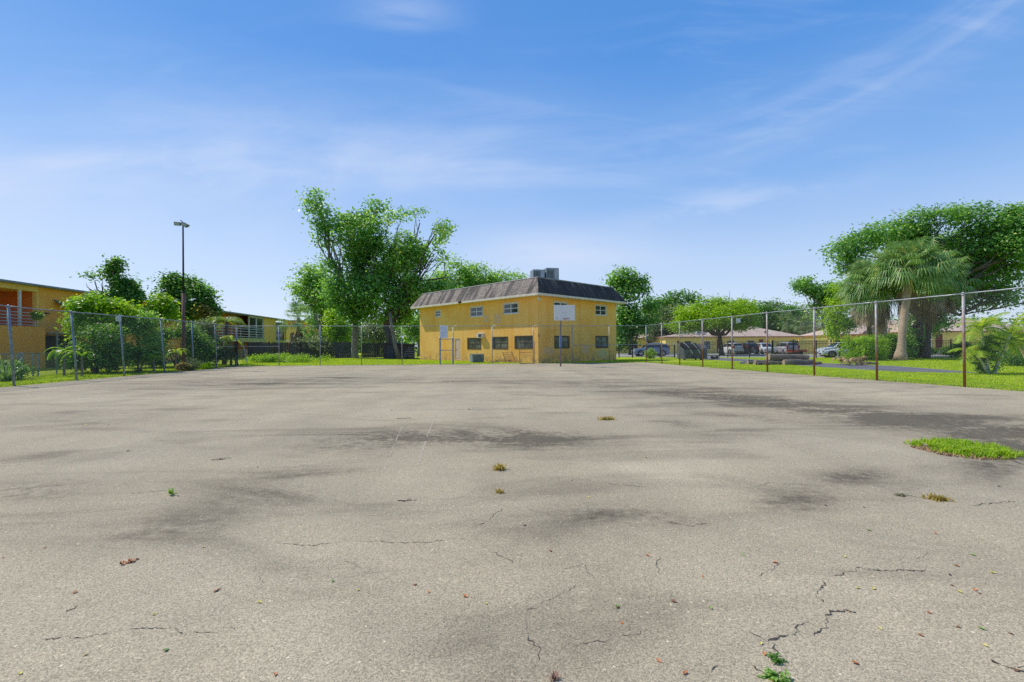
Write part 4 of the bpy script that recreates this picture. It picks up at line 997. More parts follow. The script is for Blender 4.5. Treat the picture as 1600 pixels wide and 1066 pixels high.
# third piece further still
q0 = XY(447, 92); t = thing('apartment_block', 'farthest ochre apartment wall with a railed landing behind the small fan palm', 'apartment building', q0, R(4))
m = MB(); wall_face(m, (-.5, 0), (7.5, 0), 0, 6.4, [(2.3, 3.6, 3.2, 5.2)], .3, (0, 1, 0)); m.build('wall', M_orange, t)
m = MB(); m.box((-.8, -.9, 6.4), (7.9, 6, 6.6)); m.build('roof', M_board, t)
m = MB(); m.box((-.5, -1.2, 2.5), (7.5, -.01, 2.8)); m.build('landing', M_white, t)
m = MB(); m.box((-.5, -1.2, 2.8), (2.4, -1.15, 5.6)); m.build('arched_screen_wall', M_peach, t)
m = MB()
for z in (3.0, 3.3, 3.6): m.box((2.4, -1.2, z), (7.5, -1.16, z+.05))
m.build('railing', M_rail, t)
w_ = wframe(t, (-.5, 0), (7.5, 0), (2.3, 3.6, 3.2, 5.2), (0, 1, 0), M_white, M_glass, 2, 2, .08)

# ------------------------------------------------------------------ yellow bungalows on the right
M_roof = mat('pinkish_brown_roof', (.50, .36, .28), .9, (.60, .46, .37), .8, bump=.3, bscale=12)
M_houseY = stucco('pale_yellow_wall', (.95, .76, .24), (.92, .68, .18))
M_red = mat('dark_red_door', (.22, .025, .025), .5, (.28, .05, .04), 3)
M_fasc = mat('brown_fascia', (.36, .18, .12), .7)
def hip_house(label, p, rz, L, W, ze_, zr, feats, over=.3, hipl=None, hipr=None, zb=0.0, wallm=None, extras=True):
    """front wall on local y = 0 facing -y; feats: (kind, s0, s1, z0, z1)"""
    t = thing('bungalow', label, 'house', (p[0], p[1], zb), rz)
    ops = [(f[1], f[2], f[3], f[4]) for f in feats]
    m = MB(); wall_face(m, (0, 0), (L, 0), -zb, ze_, ops, .15, (0, 1, 0))
    wall_face(m, (0, 0), (0, W), -zb, ze_, (), .1, (1, 0, 0)); wall_face(m, (L, 0), (L, W), -zb, ze_, (), .1, (-1, 0, 0)); wall_face(m, (0, W), (L, W), -zb, ze_, (), .1, (0, -1, 0)); m.build('wall', wallm or M_houseY, t)
    hl = hipl if hipl is not None else W/2; hr = hipr if hipr is not None else W/2
    m = MB(); z0 = ze_; o = over
    m.add([(-o, -o, z0), (L+o, -o, z0), (L+o, W+o, z0), (-o, W+o, z0), (hl, W/2, zr), (L-hr, W/2, zr)], [(0, 1, 5, 4), (1, 2, 5), (2, 3, 4, 5), (3, 0, 4), (0, 3, 2, 1)]); rf = m.build('roof', M_roof, t)
    m = MB()
    for a, b in (((-o, -o), (L+o, -o)), ((-o, -o), (-o, W+o)), ((L+o, -o), (L+o, W+o))):
        m.box((min(a[0], b[0])-.02, min(a[1], b[1])-.02, z0-.16), (max(a[0], b[0])+.02, max(a[1], b[1])+.02, z0-.002))
    m.build('fascia', M_fasc, t)
    for f in feats:
        o_ = (f[1], f[2], f[3], f[4])
        if f[0] == 'd': pdoor(t, (0, 0), (L, 0), o_, (0, 1, 0), M_red, M_fasc)
        elif f[0] == 'w': wframe(t, (0, 0), (L, 0), o_, (0, 1, 0), M_white, M_glass, 3, 2, .07)
        elif f[0] == 'b': wframe(t, (0, 0), (L, 0), o_, (0, 1, 0), M_white, M_glass, 2, 1, .05, bars=5)
        elif f[0] == 'k': wframe(t, (0, 0), (L, 0), o_, (0, 1, 0), M_framed, M_glass, 2, 1, .06)
    return t, rf
def dish(parent, c, r=.35, rz=-.6):
    Mx = Matrix.Translation(c) @ Matrix.Rotation(rz, 4, 'Z') @ Matrix.Rotation(R(65), 4, 'X')
    m = MB(); m.lathe([(r*math.sin(a), -r*.5*math.cos(a)) for a in np.linspace(0.05, 1.1, 6)], 16, 'z', cap=False); m.v = [tuple(Mx @ Vector(q)) for q in m.v]
    s = m.build('satellite_dish', M_acm, parent); m = MB(); m.tube([c, Vector(c)+Vector((0, .1, -.6))], .03, 6); m.build('mast', M_galv, s)
# big middle bungalow: front wall at Y 80
bx0 = XY(1040, 79.5); bx1 = XY(1252, 81.5); LB = (bx1-bx0).length; rz = math.atan2(bx1.y-bx0.y, bx1.x-bx0.x)
def hs(px): a = (px-800)/F; d = (bx1-bx0)/LB; return (bx0.x - a*bx0.y)/(a*d.y - d.x)
ft = [('k', hs(1070), hs(1079.5), 1.0, 2.1), ('k', hs(1058), hs(1061), .2, 2.2), ('w', hs(1100), hs(1110), .7, 2.1), ('d', hs(1120), hs(1126), .15, 2.35), ('b', hs(1138), hs(1148), .9, 2.2), ('b', hs(1167.5), hs(1179), .9, 2.2), ('d', hs(1186), hs(1193), .15, 2.35), ('k', hs(1210), hs(1222), 1.0, 2.1), ('k', hs(1237), hs(1240), 1.2, 2.1)]
t, rf = hip_house('long yellow bungalow with pinkish hip roof behind the parked cars', bx0, rz, LB, 12, 2.85, 5.15, ft, hipl=13.5, hipr=7.5)
dish(rf, (hs(1088), .6, 3.75), .45); dish(rf, (hs(1200), .4, 3.6), .40)
for px, y in ((1101, 2.6), (1174, 3.2), (1150, 3.5), (1203, 3.8)): s = hs(px); m = MB(); m.lathe([(.09, 0), (.09, .5)], 8, 'z', (s, y, 2.85+y*.36)); m.build('vent_pipe', M_white, rf)
h0 = XY(955, 84); t, rf = hip_house('small yellow bungalow partly hidden by the corner of the yellow building', h0, R(6), 9.2, 9, 2.75, 4.6, [('k', .8, 2.0, .4, 2.1), ('k', 3.4, 4.8, .9, 2.1), ('d', 6.6, 7.5, .1, 2.2), ('k', 7.9, 8.5, .4, 2.2)])
dish(rf, (2.8, .3, 3.3), .3)
h0 = XY(1312, 76); t, rf = hip_house('yellow bungalow behind the hedge with a low pinkish hip roof', h0, R(-2), 14.5, 11, 3.0, 5.2, [('k', 9, 10.5, 1.0, 2.1)], hipl=6.5, hipr=6.0)
h0 = XY(1428, 63.5); L4 = 17.0
def h4(px): a = (px-800)/F; return (h0.x - a*h0.y)/(a*math.sin(R(-3)) - math.cos(R(-3)))
t, rf = hip_house('yellow bungalow with dark red door beyond the tall palm trunk', h0, R(-3), L4, 10, 2.65, 4.35, [('d', h4(1462), h4(1473), .12, 2.28), ('w', h4(1492), h4(1512.5), .9, 1.85), ('k', h4(1442), h4(1447), .9, 2.0)], hipl=.2, hipr=5, zb=.45)
m = MB(); m.box((.5, -1.6, -.45), (L4, -.02, .0)); m.build('terrace', M_lot, t)
for px in (1441, 1519): s = h4(px); m = MB(); m.box((s-.06, -1.5, .0), (s+.06, -1.38, 2.6)); m.build('porch_post', M_white, t)
for px in (1456, 1486): s = h4(px)
# yellow boundary wall
A, B = XY(1205, 72.5), XY(1352, 70); d = (B-A).normalized(); nn = Vector((-d.y, d.x, 0)); t = thing('boundary_wall', 'pale yellow boundary wall behind the iron fence and parked vehicles', 'wall', A)
for (a, b, zt_) in ((hs(1250)*0, .26, 2.15), (.30, .62, 2.2), (.66, 1.0, 2.15)):
    L_ = (B-A).length; p_, q_ = A+d*L_*a, A+d*L_*b; m = MB()
    m.add([tuple(v_+nn*k+Vector((0, 0, z))) for z in (0, zt_) for v_, k in ((p_, 0), (q_, 0), (q_, .2), (p_, .2))], [(0,1,5,4),(1,2,6,5),(2,3,7,6),(3,0,4,7),(4,5,6,7)]); m.build('wall_section', M_houseY, t, world=True)
m = MB(); q_ = A+d*(B-A).length*.28; m.cbox((q_.x, q_.y+.1, 1.0), (2.0, .06, 2.0)); m.build('wooden_gate', M_framed, t, world=True)

# ------------------------------------------------------------------ black iron fence
def iron_fence(label, pts, h, pitch=.13, posts_every=2.44):
    o = thing('iron_picket_fence', label, 'fence', pts[0]); pk = MB(); rl = MB()
    for a, b in zip(pts[:-1], pts[1:]):
        a, b = Vector((*a, 0)) if len(a) == 2 else a, Vector((*b, 0)) if len(b) == 2 else b
        L = (b-a).length; d = (b-a)/L
        k = int(L/pitch)
        for i in range(k):
            c = a + d*pitch*(i+.5); pk.box((c.x-.010, c.y-.010, .08), (c.x+.010, c.y+.010, h-.02))
        for z in (.18, h-.28, h-.04): rl.tube([a+Vector((0, 0, z)), b+Vector((0, 0, z))], .018, 4)
        k = max(1, round(L/posts_every))
        for i in range(k+1):
            c = a + d*L*i/k; m = MB(); m.box((c.x-.035, c.y-.035, 0), (c.x+.035, c.y+.035, h+.05)); m.box((c.x-.045, c.y-.045, h+.05), (c.x+.045, c.y+.045, h+.08)); m.build('post', M_black, o, world=True)
    pk.build('pickets', M_black, o, world=True); rl.build('rails', M_black, o, world=True)
    return o
IFA, IFB, IFC = Vector((12.7, 57, 0)), Vector((34, 49.8, 0)), Vector((50, 45.2, 0))
def ifp(px): a = (px-800)/F; d = IFB-IFA; t_ = (a*IFA.y-IFA.x)/(d.x-a*d.y); return IFA+d*t_
iron_fence('black iron picket fence in front of the parking lot', [ifp(1104), ifp(1206)], 1.78)
iron_fence('black iron picket fence in front of the silver sedan', [ifp(1240), IFB, IFC], 1.78)
o = thing('iron_gate', 'black iron double gate in the picket fence before the parking lot', 'gate', ifp(1207))
for nm, (x0, x1) in (('gate_leaf', (1207.5, 1223)), ('gate_leaf', (1224, 1239.5))):
    a, b = ifp(x0), ifp(x1); L = (b-a).length; d = (b-a)/L; m = MB()
    for i in range(int(L/.13)): c = a + d*.13*(i+.5); m.box((c.x-.01, c.y-.01, .1), (c.x+.01, c.y+.01, 1.74))
    for z in (.16, 1.0, 1.7): m.tube([a+Vector((0, 0, z)), b+Vector((0, 0, z))], .022, 4)
    m.build(nm, M_black, o, world=True)
for px in (1207, 1240): c = ifp(px); m = MB(); m.box((c.x-.06, c.y-.06, 0), (c.x+.06, c.y+.06, 1.95)); m.build('gate_post', M_black, o, world=True)
o = thing('rail_fence', 'low black post and rail fence between the yellow building and the dumpster', 'fence', IFA)
q = [IFA + (ifp(1054)-IFA)*f for f in (0, .25, .5, .75, 1.0)]
for c in q: m = MB(); m.box((c.x-.06, c.y-.06, 0), (c.x+.06, c.y+.06, 1.48)); m.build('post', M_black, o, world=True)
m = MB()
for z in (.12, 1.42): m.tube([c + Vector((0, 0, z)) for c in q], .022, 6)
m.build('rails', M_black, o, world=True)
m = MB(); net(m, q[0], q[-1], .1, 1.4, .12, .0025); m.build('wire_mesh', M_black, o, world=True)

# ------------------------------------------------------------------ vehicles
M_tyre = mat('tyre_rubber', (.015, .015, .016), .85); M_rimm = mat('alloy_rim', (.45, .46, .48), .35, metal=.7); M_cglass = window_glass('tinted_car_glass', (.012, .015, .02), .05)
M_tail = mat('tail_lamp_red', (.35, .01, .015), .25); M_head = mat('headlamp_clear', (.65, .68, .72), .15); M_plast = mat('black_trim_plastic', (.02, .02, .022), .6)
def paint(name, c): 
    m = mat(name, c, .28, tuple(x*.93 for x in c), 1.5, spec=.6); m.node_tree.nodes['Principled BSDF'].inputs['Coat Weight'].default_value = .5; return m
PROF = {  # stations (x, top z, belt z, half width factor); x from front (0) to back (L)
 'sedan': dict(L=4.7, W=1.86, st=[(0,.52,.50,.72),(.10,.66,.62,.86),(.45,.76,.72,.95),(1.25,.90,.86,1),(1.75,1.10,.93,1),(2.25,1.36,.96,1),(2.75,1.44,.97,1),(3.25,1.40,.98,1),(3.85,1.20,1.0,.99),(4.25,1.06,1.0,.97),(4.55,1.02,.96,.92),(4.68,.86,.82,.84),(4.70,.60,.58,.80)], glass=(4, 8), wx=(.88, 3.78), wr=.35),
 'suv': dict(L=4.6, W=1.88, st=[(0,.62,.60,.80),(.08,.86,.82,.90),(.40,.97,.93,.97),(1.20,1.06,1.02,1),(1.62,1.36,1.06,1),(2.0,1.62,1.08,1),(2.6,1.70,1.09,1),(3.5,1.69,1.10,1),(4.15,1.62,1.11,.99),(4.42,1.30,1.08,.96),(4.56,.95,.90,.92),(4.60,.60,.58,.88)], glass=(4, 9), wx=(.85, 3.70), wr=.37),
 'van': dict(L=5.0, W=1.98, st=[(0,.60,.58,.78),(.10,.82,.78,.90),(.50,.98,.94,.97),(1.0,1.08,1.04,1),(1.5,1.40,1.08,1),(1.95,1.70,1.10,1),(2.6,1.77,1.11,1),(3.8,1.76,1.11,1),(4.7,1.68,1.12,.99),(4.88,1.30,1.10,.97),(4.97,.95,.90,.93),(5.0,.60,.58,.90)], glass=(4, 9), wx=(.95, 4.02), wr=.36),
}
def car(name, label, cat, kind, p, heading, pm, group='cars parked before the bungalows', rim=None):
    """heading: angle of the nose, local x = 0 nose ... L tail, centred"""
    c = PROF[kind]; L, W, st = c['L'], c['W'], c['st']; t = thing(name, label, cat, p, heading, group); m = MB(); rings = []
    def ring(x, zt_, zb_, f):
        w = W/2*f; wt = w*(1-.30*min(1, max(0, (zt_-zb_))/.6)) if zt_-zb_ > .06 else w*.93; zlo = .24 if .12 < x < L-.12 else .32
        X_ = L/2 - x
        h = [(w*.90, zlo), (w, .42), (w*1.0, (zb_+.42)/2), (w*.97, zb_), (wt, zt_-.02), (wt*.82, zt_+.012), (0, zt_+.03)]
        return [(X_, -a, z) for a, z in h] + [(X_, a, z) for a, z in h[-2::-1]]
    R_ = [ring(*s) for s in st]; n = len(R_[0]); o = 0
    for r_ in R_: m.v += r_
    for i in range(len(R_)-1):
        for j in range(n-1): m.f.append((i*n+j, i*n+j+1, (i+1)*n+j+1, (i+1)*n+j))
        m.f.append((i*n+n-1, i*n, (i+1)*n, (i+1)*n+n-1))
    m.f.append(tuple(range(n))); m.f.append(tuple((len(R_)-1)*n+j for j in range(n)))
    body = m.build('body', pm, t, smooth=True); body.modifiers.new('edges', 'EDGE_SPLIT').split_angle = R(38)
    g0, g1 = c['glass']
    for s in (0, 1):
        m = MB(); k = (lambda i, j: Vector(R_[i][j if not s else n-1-j]))
        up, lo = [], []
        for i in range(g0-1, g1+1):
            a, b = k(i, 3), k(i, 4)
            if (b.z-a.z) < .10: continue
            up.append(a.lerp(b, .90)); lo.append(a.lerp(b, .10))
        off = Vector((0, -.012 if not s else .012, .0))
        for i in range(len(up)-1):
            if i == (len(up)-1)//2: mid = lo[i].lerp(lo[i+1], .08), up[i].lerp(up[i+1], .08); m.quad(mid[0]+off, lo[i+1]+off, up[i+1]+off, mid[1]+off)
            else: m.quad(lo[i]+off, lo[i+1]+off, up[i+1]+off, up[i]+off)
        m.build('side_window', M_cglass, t)
    def across(i0, i1, nm, f0=.06, f1=.94):
        m = MB(); a = [Vector(R_[i0][5]), Vector(R_[i0][7])]; b = [Vector(R_[i1][5]), Vector(R_[i1][7])]
        o = Vector((.014 if i0 < len(R_)//2 else -.014, 0, .018))
        q = [a[0].lerp(b[0], f0), a[1].lerp(b[1], f0), a[1].lerp(b[1], f1), a[0].lerp(b[0], f1)]
        m.quad(*[v_ + o for v_ in q]); m.build(nm, M_cglass, t)
    across(g0-1, g0+1, 'windscreen')
    across(g1-1 if kind == 'sedan' else g1-1, g1, 'rear_window', .02, .98)
    for wx in c['wx']:
        for s in (-1, 1):
            yc = s*(W/2-.11); xx = L/2-wx; r_ = c['wr']
            m = MB(); m.lathe([(r_*1.13, -.02), (r_*1.13, .135)] if s > 0 else [(r_*1.13, -.135), (r_*1.13, .02)], 22, 'y', (xx, yc, r_+.02)); 
            m.build('wheel_arch', M_plast, t)
            w_ = thing('wheel', None, None, (xx, yc, r_)); w_.parent = t
            m = MB(); m.lathe([(r_*.62, -.12), (r_*.95, -.12), (r_, -.07), (r_, .09), (r_*.96, .145), (r_*.62, .15)] if s > 0 else [(r_*.62, -.15), (r_*.96, -.145), (r_, -.09), (r_, .07), (r_*.95, .12), (r_*.62, .12)], 24, 'y'); m.build('tyre', M_tyre, w_, smooth=True)
            m = MB(); y1 = s*.155
            m.lathe([(r_*.15, y1), (r_*.13, y1+s*.01)], 10, 'y'); m.lathe([(r_*.60, y1-s*.01), (r_*.66, y1), (r_*.60, y1+s*.004)], 24, 'y', cap=False)
            for k_i in range(5):
                a = k_i*2*math.pi/5; Mx = Matrix.Rotation(a, 4, 'Y'); m.box((-.035, y1-.005, .03), (.035, y1+.005, r_*.62), Mx)
            m.build('rim', rim or M_rimm, w_)
    # lamps, bumpers, plate
    for s in (-1, 1):
        fw = W/2*.78
        m = MB(); m.box((L/2-.17, s*fw-.17, .62), (L/2-.015, s*fw+.10 if s < 0 else s*fw+.06, .76)); m.build('headlight', M_head, t, bevel=.02)
        m = MB()
        if kind == 'sedan': m.box((-L/2-.012, s*fw-.20, .80), (-L/2+.15, s*fw+.12, .92))
        else: m.box((-L/2-.015, s*fw-.09, .92), (-L/2+.30, s*fw+.13, 1.32))
        m.build('tail_light', M_tail, t, bevel=.02)
        m = MB(); m.box((L/2-1.62, s*(W/2+.02)-.06, 1.0), (L/2-1.48, s*(W/2+.02)+.06+s*.05, 1.13)); m.build('mirror', pm, t, bevel=.02)
    m = MB(); m.box((L/2-.05, -.45, .36), (L/2+.012, .45, .50)); m.build('grille', M_plast, t, bevel=.01)
    m = MB(); m.box((-L/2-.02, -W*.38, .34), (-L/2+.05, W*.38, .48)); m.build('rear_bumper', M_plast, t, bevel=.01)
    m = MB(); m.box((-L/2-.025, -.25, .60), (-L/2-.005, .25, .73)); m.build('number_plate', M_white, t)
    return t
away, toward = R(90), R(-90)
car('parked_car', 'white car seen from behind, half hidden by the umbrella shaped tree trunk', 'car', 'suv', XY(1142, 73.2), away+R(4), paint('white_car_paint', (.72, .72, .74)))
car('parked_car', 'dark grey car between the white car and the black one', 'car', 'sedan', XY(1154, 75.5), away, paint('grey_car_paint', (.10, .11, .13)))
car('parked_car', 'black car parked beside the motorcycle', 'car', 'suv', XY(1166.5, 72.5), away-R(3), paint('black_car_paint', (.015, .016, .022)))
car('parked_car', 'white vehicle parked nose towards the court, right of the motorcycle', 'car', 'suv', XY(1195, 72.5), toward+R(-8), paint('pearl_car_paint', (.70, .72, .72)))
car('parked_van', 'silver van with tall red tail lamps parked nose to the wall', 'van', 'van', XY(1227, 71.0), away-R(6), paint('silver_van_paint', (.50, .48, .50)))
car('parked_car', 'silver sedan parked side on behind the iron fence, tail behind the hedge', 'car', 'sedan', Vector((35.7, 51.4, 0)), R(162), paint('silver_blue_car_paint', (.58, .63, .72)))
car('parked_car', 'pale car whose windscreen and roof show above the silver sedan', 'car', 'suv', XY(1311, 58.5), R(175), paint('pale_blue_car_paint', (.60, .66, .74)))
car('parked_car', 'blue grey car parked behind the low fence left of the dumpster', 'car', 'suv', Vector((18.3, 63.5, 0)), R(178), paint('blue_car_paint', (.16, .22, .34)))
# motorcycle
t = thing('motorcycle', 'motorcycle with spoked wheels standing between the black car and the white vehicle', 'motorcycle', XY(1178, 70.2), R(8))
for x in (-.72, .72):
    w_ = thing('wheel', None, None, (x, 0, .32)); w_.parent = t
    m = MB(); m.tube([(.29*math.cos(a), 0, .29*math.sin(a)) for a in np.linspace(0, 2*math.pi, 25)[:-1]], .045, 8, closed=True); m.build('tyre', M_tyre, w_)
    m = MB(); m.tube([(.24*math.cos(a), 0, .24*math.sin(a)) for a in np.linspace(0, 2*math.pi, 25)[:-1]], .015, 6, closed=True)
    for a in np.linspace(0, 2*math.pi, 13)[:-1]: m.tube([(0, 0, 0), (.24*math.cos(a), 0, .24*math.sin(a))], .006, 4)
    m.lathe([(.04, -.06), (.04, .06)], 8, 'y'); m.build('rim', M_rimm, w_)
m = MB(); m.tube([(.72, -.07, .32), (.50, -.07, .95)], .025, 6); m.tube([(.72, .07, .32), (.50, .07, .95)], .025, 6); m.build('fork', M_galv, t)
m = MB(); m.tube([(.46, -.38, 1.02), (.48, -.15, .98), (.48, .15, .98), (.46, .38, 1.02)], .015, 6); m.build('handlebar', M_black, t)
m = MB(); m.lathe([(.03, -.32), (.13, -.22), (.16, 0), (.13, .2), (.04, .3)], 14, 'x', (.12, 0, .86)); m.build('fuel_tank', paint('burgundy_paint', (.10, .03, .05)), t, smooth=True)
m = MB(); m.add([(-.70, -.12, .78), (-.12, -.14, .74), (-.12, .14, .74), (-.70, .12, .78), (-.68, -.10, .88), (-.15, -.12, .82), (-.15, .12, .82), (-.68, .10, .88)], [(0,3,2,1),(4,5,6,7),(0,1,5,4),(1,2,6,5),(2,3,7,6),(3,0,4,7)]); m.build('seat', M_plast, t, bevel=.02)
m = MB(); m.box((-.22, -.14, .28), (.25, .14, .62)); m.tube([(-.72, 0, .32), (-.2, 0, .55), (.46, 0, .85)], .03, 6); m.build('engine', M_acm, t, bevel=.03)
m = MB(); m.lathe([(.09, 0), (.08, .1), (.03, .13)], 12, 'x', (.52, 0, .90)); m.build('headlight', M_head, t)
# red low trailer
t = thing('red_trailer', 'low red utility trailer beside the silver van', 'trailer', XY(1245, 67), R(6))
M_redp = mat('faded_red_paint', (.42, .07, .03), .6, (.50, .14, .07), 4)
m = MB(); m.box((-1.05, -.7, .36), (1.05, .7, .42)); m.build('deck', M_redp, t)
for y in (-.72, .70): m = MB(); m.box((-1.05, y, .42), (1.05, y+.03, .72)); m.build('side_board', M_redp, t)
for s in (-1, 1):
    w_ = thing('wheel', None, None, (0, s*.82, .28)); w_.parent = t
    m = MB(); m.lathe([(.16, -.08), (.27, -.08), (.28, 0), (.27, .08), (.16, .08)], 18, 'y'); m.build('tyre', M_tyre, w_); m = MB(); m.lathe([(.15, -.05), (.15, .05)], 12, 'y'); m.build('rim', M_rimm, w_)
m = MB(); m.tube([(1.0, .3, .38), (1.9, 0, .38)], .03, 6); m.tube([(1.0, -.3, .38), (1.9, 0, .38)], .03, 6); m.build('drawbar', M_black, t)

# dumpster with two open black lids
p = XY(1081, 46.2); t = thing('dumpster', 'dark dumpster with black lids and pale curved lid edges behind the far right corner', 'dumpster', p, R(4))
M_dump = mat('dumpster_blue_grey', (.04, .055, .07), .8, (.09, .105, .12), 5, bump=.2); M_lid = mat('black_lid_plastic', (.010, .010, .012), .9, spec=.2); M_dgrey = mat('dull_purple_grey_panel', (.15, .14, .17), .7, (.09, .09, .11), 4)
m = MB(); m.add([(-1.15,-.75,.12),(.75,-.75,.12),(.75,.7,.12),(-1.15,.7,.12),(-1.15,-.95,1.0),(.75,-.95,1.0),(.75,.7,1.62),(-1.15,.7,1.62)], [(0,3,2,1),(0,1,5,4),(1,2,6,5),(2,3,7,6),(3,0,4,7)]); m.build('body', M_dump, t)
for x in (-1.15, -.2, .72): MB().box((x, -.98, .12), (x+.05, -.76, 1.0)).build('rib', M_dump, t)
for k, (x0, x1) in enumerate(((-1.12, -.42), (-.38, .32))):
    m = MB(); N = 8; pts = [(-1.0+1.75*f, 1.05+.62*math.sin(f*1.5)) for f in np.linspace(0, 1, N)]
    for i in range(N-1): m.add([(x0, pts[i][0], pts[i][1]), (x1, pts[i][0], pts[i][1]), (x1, pts[i+1][0], pts[i+1][1]), (x0, pts[i+1][0], pts[i+1][1]), (x0, pts[i][0], pts[i][1]+.03), (x1, pts[i][0], pts[i][1]+.03), (x1, pts[i+1][0], pts[i+1][1]+.03), (x0, pts[i+1][0], pts[i+1][1]+.03)], [(4,5,6,7),(0,1,5,4),(0,4,7,3),(1,2,6,5),(0,3,2,1)])
    ld = m.build('lid', M_lid, t)
    m = MB(); m.tube([(x0-.02+.55*(1-f)*.0 + f*-.0 + (1-f)*.0 + (.75*(1-f)), -1.0-.02+.35*f, .62+1.0*math.sin(f*1.5)) for f in np.linspace(0, 1, 9)], .030, 6); m.build('pale_edge', M_white, ld)
m = MB(); m.box((.80, -.7, .1), (1.2, .7, 1.15)); m.add([(.80,-.7,1.15),(1.2,-.7,1.15),(1.2,.7,1.15),(.80,.7,1.15),(.8,-.3,1.55),(1.0,-.3,1.5),(1.0,.7,1.5),(.8,.7,1.55)], [(0,1,5,4),(1,2,6,5),(2,3,7,6),(3,0,4,7),(4,5,6,7)]); m.build('side_bin', M_dgrey, t)
for x in (-1.0, .6):
    for y in (-.6, .5): m = MB(); m.lathe([(.10, -.04), (.10, .04)], 12, 'y', (x, y, .10)); m.build('caster', M_tyre, t)

# ------------------------------------------------------------------ debris beside the service road
rng = np.random.RandomState(21)
LG = [(1180, 34.6, 1.2, .10, 8), (1204, 34.4, 2.2, .13, -4), (1215, 33.6, 1.6, .10, 14), (1232, 34.2, 2.6, .17, -7), (1248, 33.4, 2.2, .15, 10), (1224, 35.0, 2.4, .15, 2), (1262, 34.0, 1.7, .09, -20), (1190, 33.6, 1.4, .08, 20)]
labs = ['short thin grey log at the left end of the wood pile', 'pale log lying near the rubble at the left of the pile', 'thin log lying across the front of the pile', 'thickest pale log in the middle of the pile', 'thick grey log at the right of the pile towards the service road', 'straight log at the back of the pile', 'thin crooked branch end sticking out at the right of the pile', 'small dark stick in front of the left end of the pile']
M_log = mat('weathered_log', (.26, .21, .15), .9, (.12, .09, .07), 5, stretch=(.6, 4, 4), bump=.5)
for (px, y_, L, r, a), lab in zip(LG, labs):
    r *= 1.45; p = XY(px, y_); t = thing('log', lab, 'log', p, R(a), 'logs piled beside the service road'); m = MB(); pts = []
    for k in range(7): f = k/6-.5; pts.append((f*L, rng.normal()*.04, r*.95 + (.30 if lab.endswith('back of the pile') or lab.startswith('thickest') else 0) + rng.normal()*.015))
    m.tube(pts, [r*(1-.25*k/6) for k in range(7)], 10); m.build('bark', M_log, t, smooth=False)
    m = MB(); m.lathe([(r*.93, 0), (r*.9, .012)], 10, 'x', (pts[0][0]-.014, pts[0][1], pts[0][2])); m.build('cut_end', mat('cut_wood', (.42, .32, .20), .8), t)
    m = MB(); limb(m, (L*.2, 0, r), (L*.35, -.1, r+.28), .03, .01, rng, .1, 5, 3); m.build('branch_stub', M_log, t)
def heap(name, label, cat, p, sx, sy, h, seed, mt, n=60, long=False, mt2=None):
    t = thing(name, label, cat, p); rng = np.random.RandomState(seed); m = MB()
    for k in range(n):
        a = rng.uniform(0, 6.28); rr = rng.rand()**.6; x, y = math.cos(a)*rr*sx, math.sin(a)*rr*sy; z = h*(1-rr)*rng.uniform(.3, 1)
        if long: d = Vector((rng.normal(), rng.normal()*.4, rng.normal()*.18)).normalized()*rng.uniform(.25, .6); limb(m, Vector((x, y, z+.03))-d*.5, Vector((x, y, z+.03))+d*.5, .018, .006, rng, .15, 4, 4)
        else:
            s = rng.uniform(.05, .13); Mx = Matrix.Translation((x, y, z+s*.4)) @ Matrix.Rotation(rng.uniform(0, 3), 4, Vector(rng.normal(size=3)).normalized()); m.cbox((0, 0, 0), (s*1.6, s, s*.8), Mx)
    m.build('pieces', mt, t); return t
heap('rubble_heap', 'grey rubble heap at the left end of the wood pile', 'rubble', XY(1172, 35.0), .75, .4, .45, 3, mat('grey_rubble', (.32, .31, .30), .9, (.16, .15, .15), 6), 70)
t = heap('palm_debris', 'heap of dry brown palm fronds at the edge of the service road', 'dead fronds', XY(1330, 32.6), .75, .5, .48, 5, M_log, 34, True)
V = []; Fc = []; rr = np.random.RandomState(4)
for k in range(44): a = rr.uniform(0, 6.28); fan_frond(V, Fc, (rr.normal()*.25, rr.normal()*.15, .15+rr.rand()*.32), (math.cos(a), math.sin(a)*.6, rr.uniform(-.05, .4)), .75, .9, rr, 9, 1.4, .025)
M_dryfr = leafmat('dry_brown_frond', (.34, .20, .09), (.58, .40, .20), None, .1, .8); npmesh('fronds', V, Fc, M_dryfr, t)
p = XY(1357, 33.2); t = thing('log', 'single pale log lying below the hedge beside the service road', 'log', p, R(-6), 'logs piled beside the service road'); m = MB(); m.tube([(-.6, 0, .09), (-.2, .03, .1), (.25, -.02, .1), (.62, .02, .08)], [.10, .095, .085, .07], 10); m.build('bark', M_log, t)
m = MB(); m.lathe([(.09, 0), (.088, .012)], 10, 'x', (-.612, 0, .09)); m.build('cut_end', mat('cut_wood_pale', (.45, .35, .22), .8), t)
t = thing('plant_pots', 'black nursery pots clustered on the grass right of the dumpster', 'pots', XY(1116, 47.5)); t['category'] = 'plant pot'
for x, y, s in ((-.22, 0, 1), (.05, .1, .8), (.26, -.05, 1.05)): m = MB(); m.lathe([(.09*s, 0), (.15*s, .28*s), (.17*s, .28*s), (.17*s, .31*s), (.13*s, .30*s)], 14, 'z', (x, y, 0)); m.build('pot', M_plast, t)
t = thing('garden_stake', 'small dark ornament on a thin stake in the grass beside the pots', 'ornament', XY(1124, 45.0)); m = MB(); m.tube([(0, 0, 0), (0, 0, .38)], .012, 5); m.build('stake', M_black, t); m = MB(); m.lathe([(.02, 0), (.10, .06), (.09, .14), (.02, .18)], 10, 'z', (0, 0, .36)); m.build('head', M_plast, t)
t = thing('concrete_blocks', 'two low dark concrete blocks on the grass before the wood pile', 'block', XY(1191, 33.0)); t['category'] = 'concrete block'
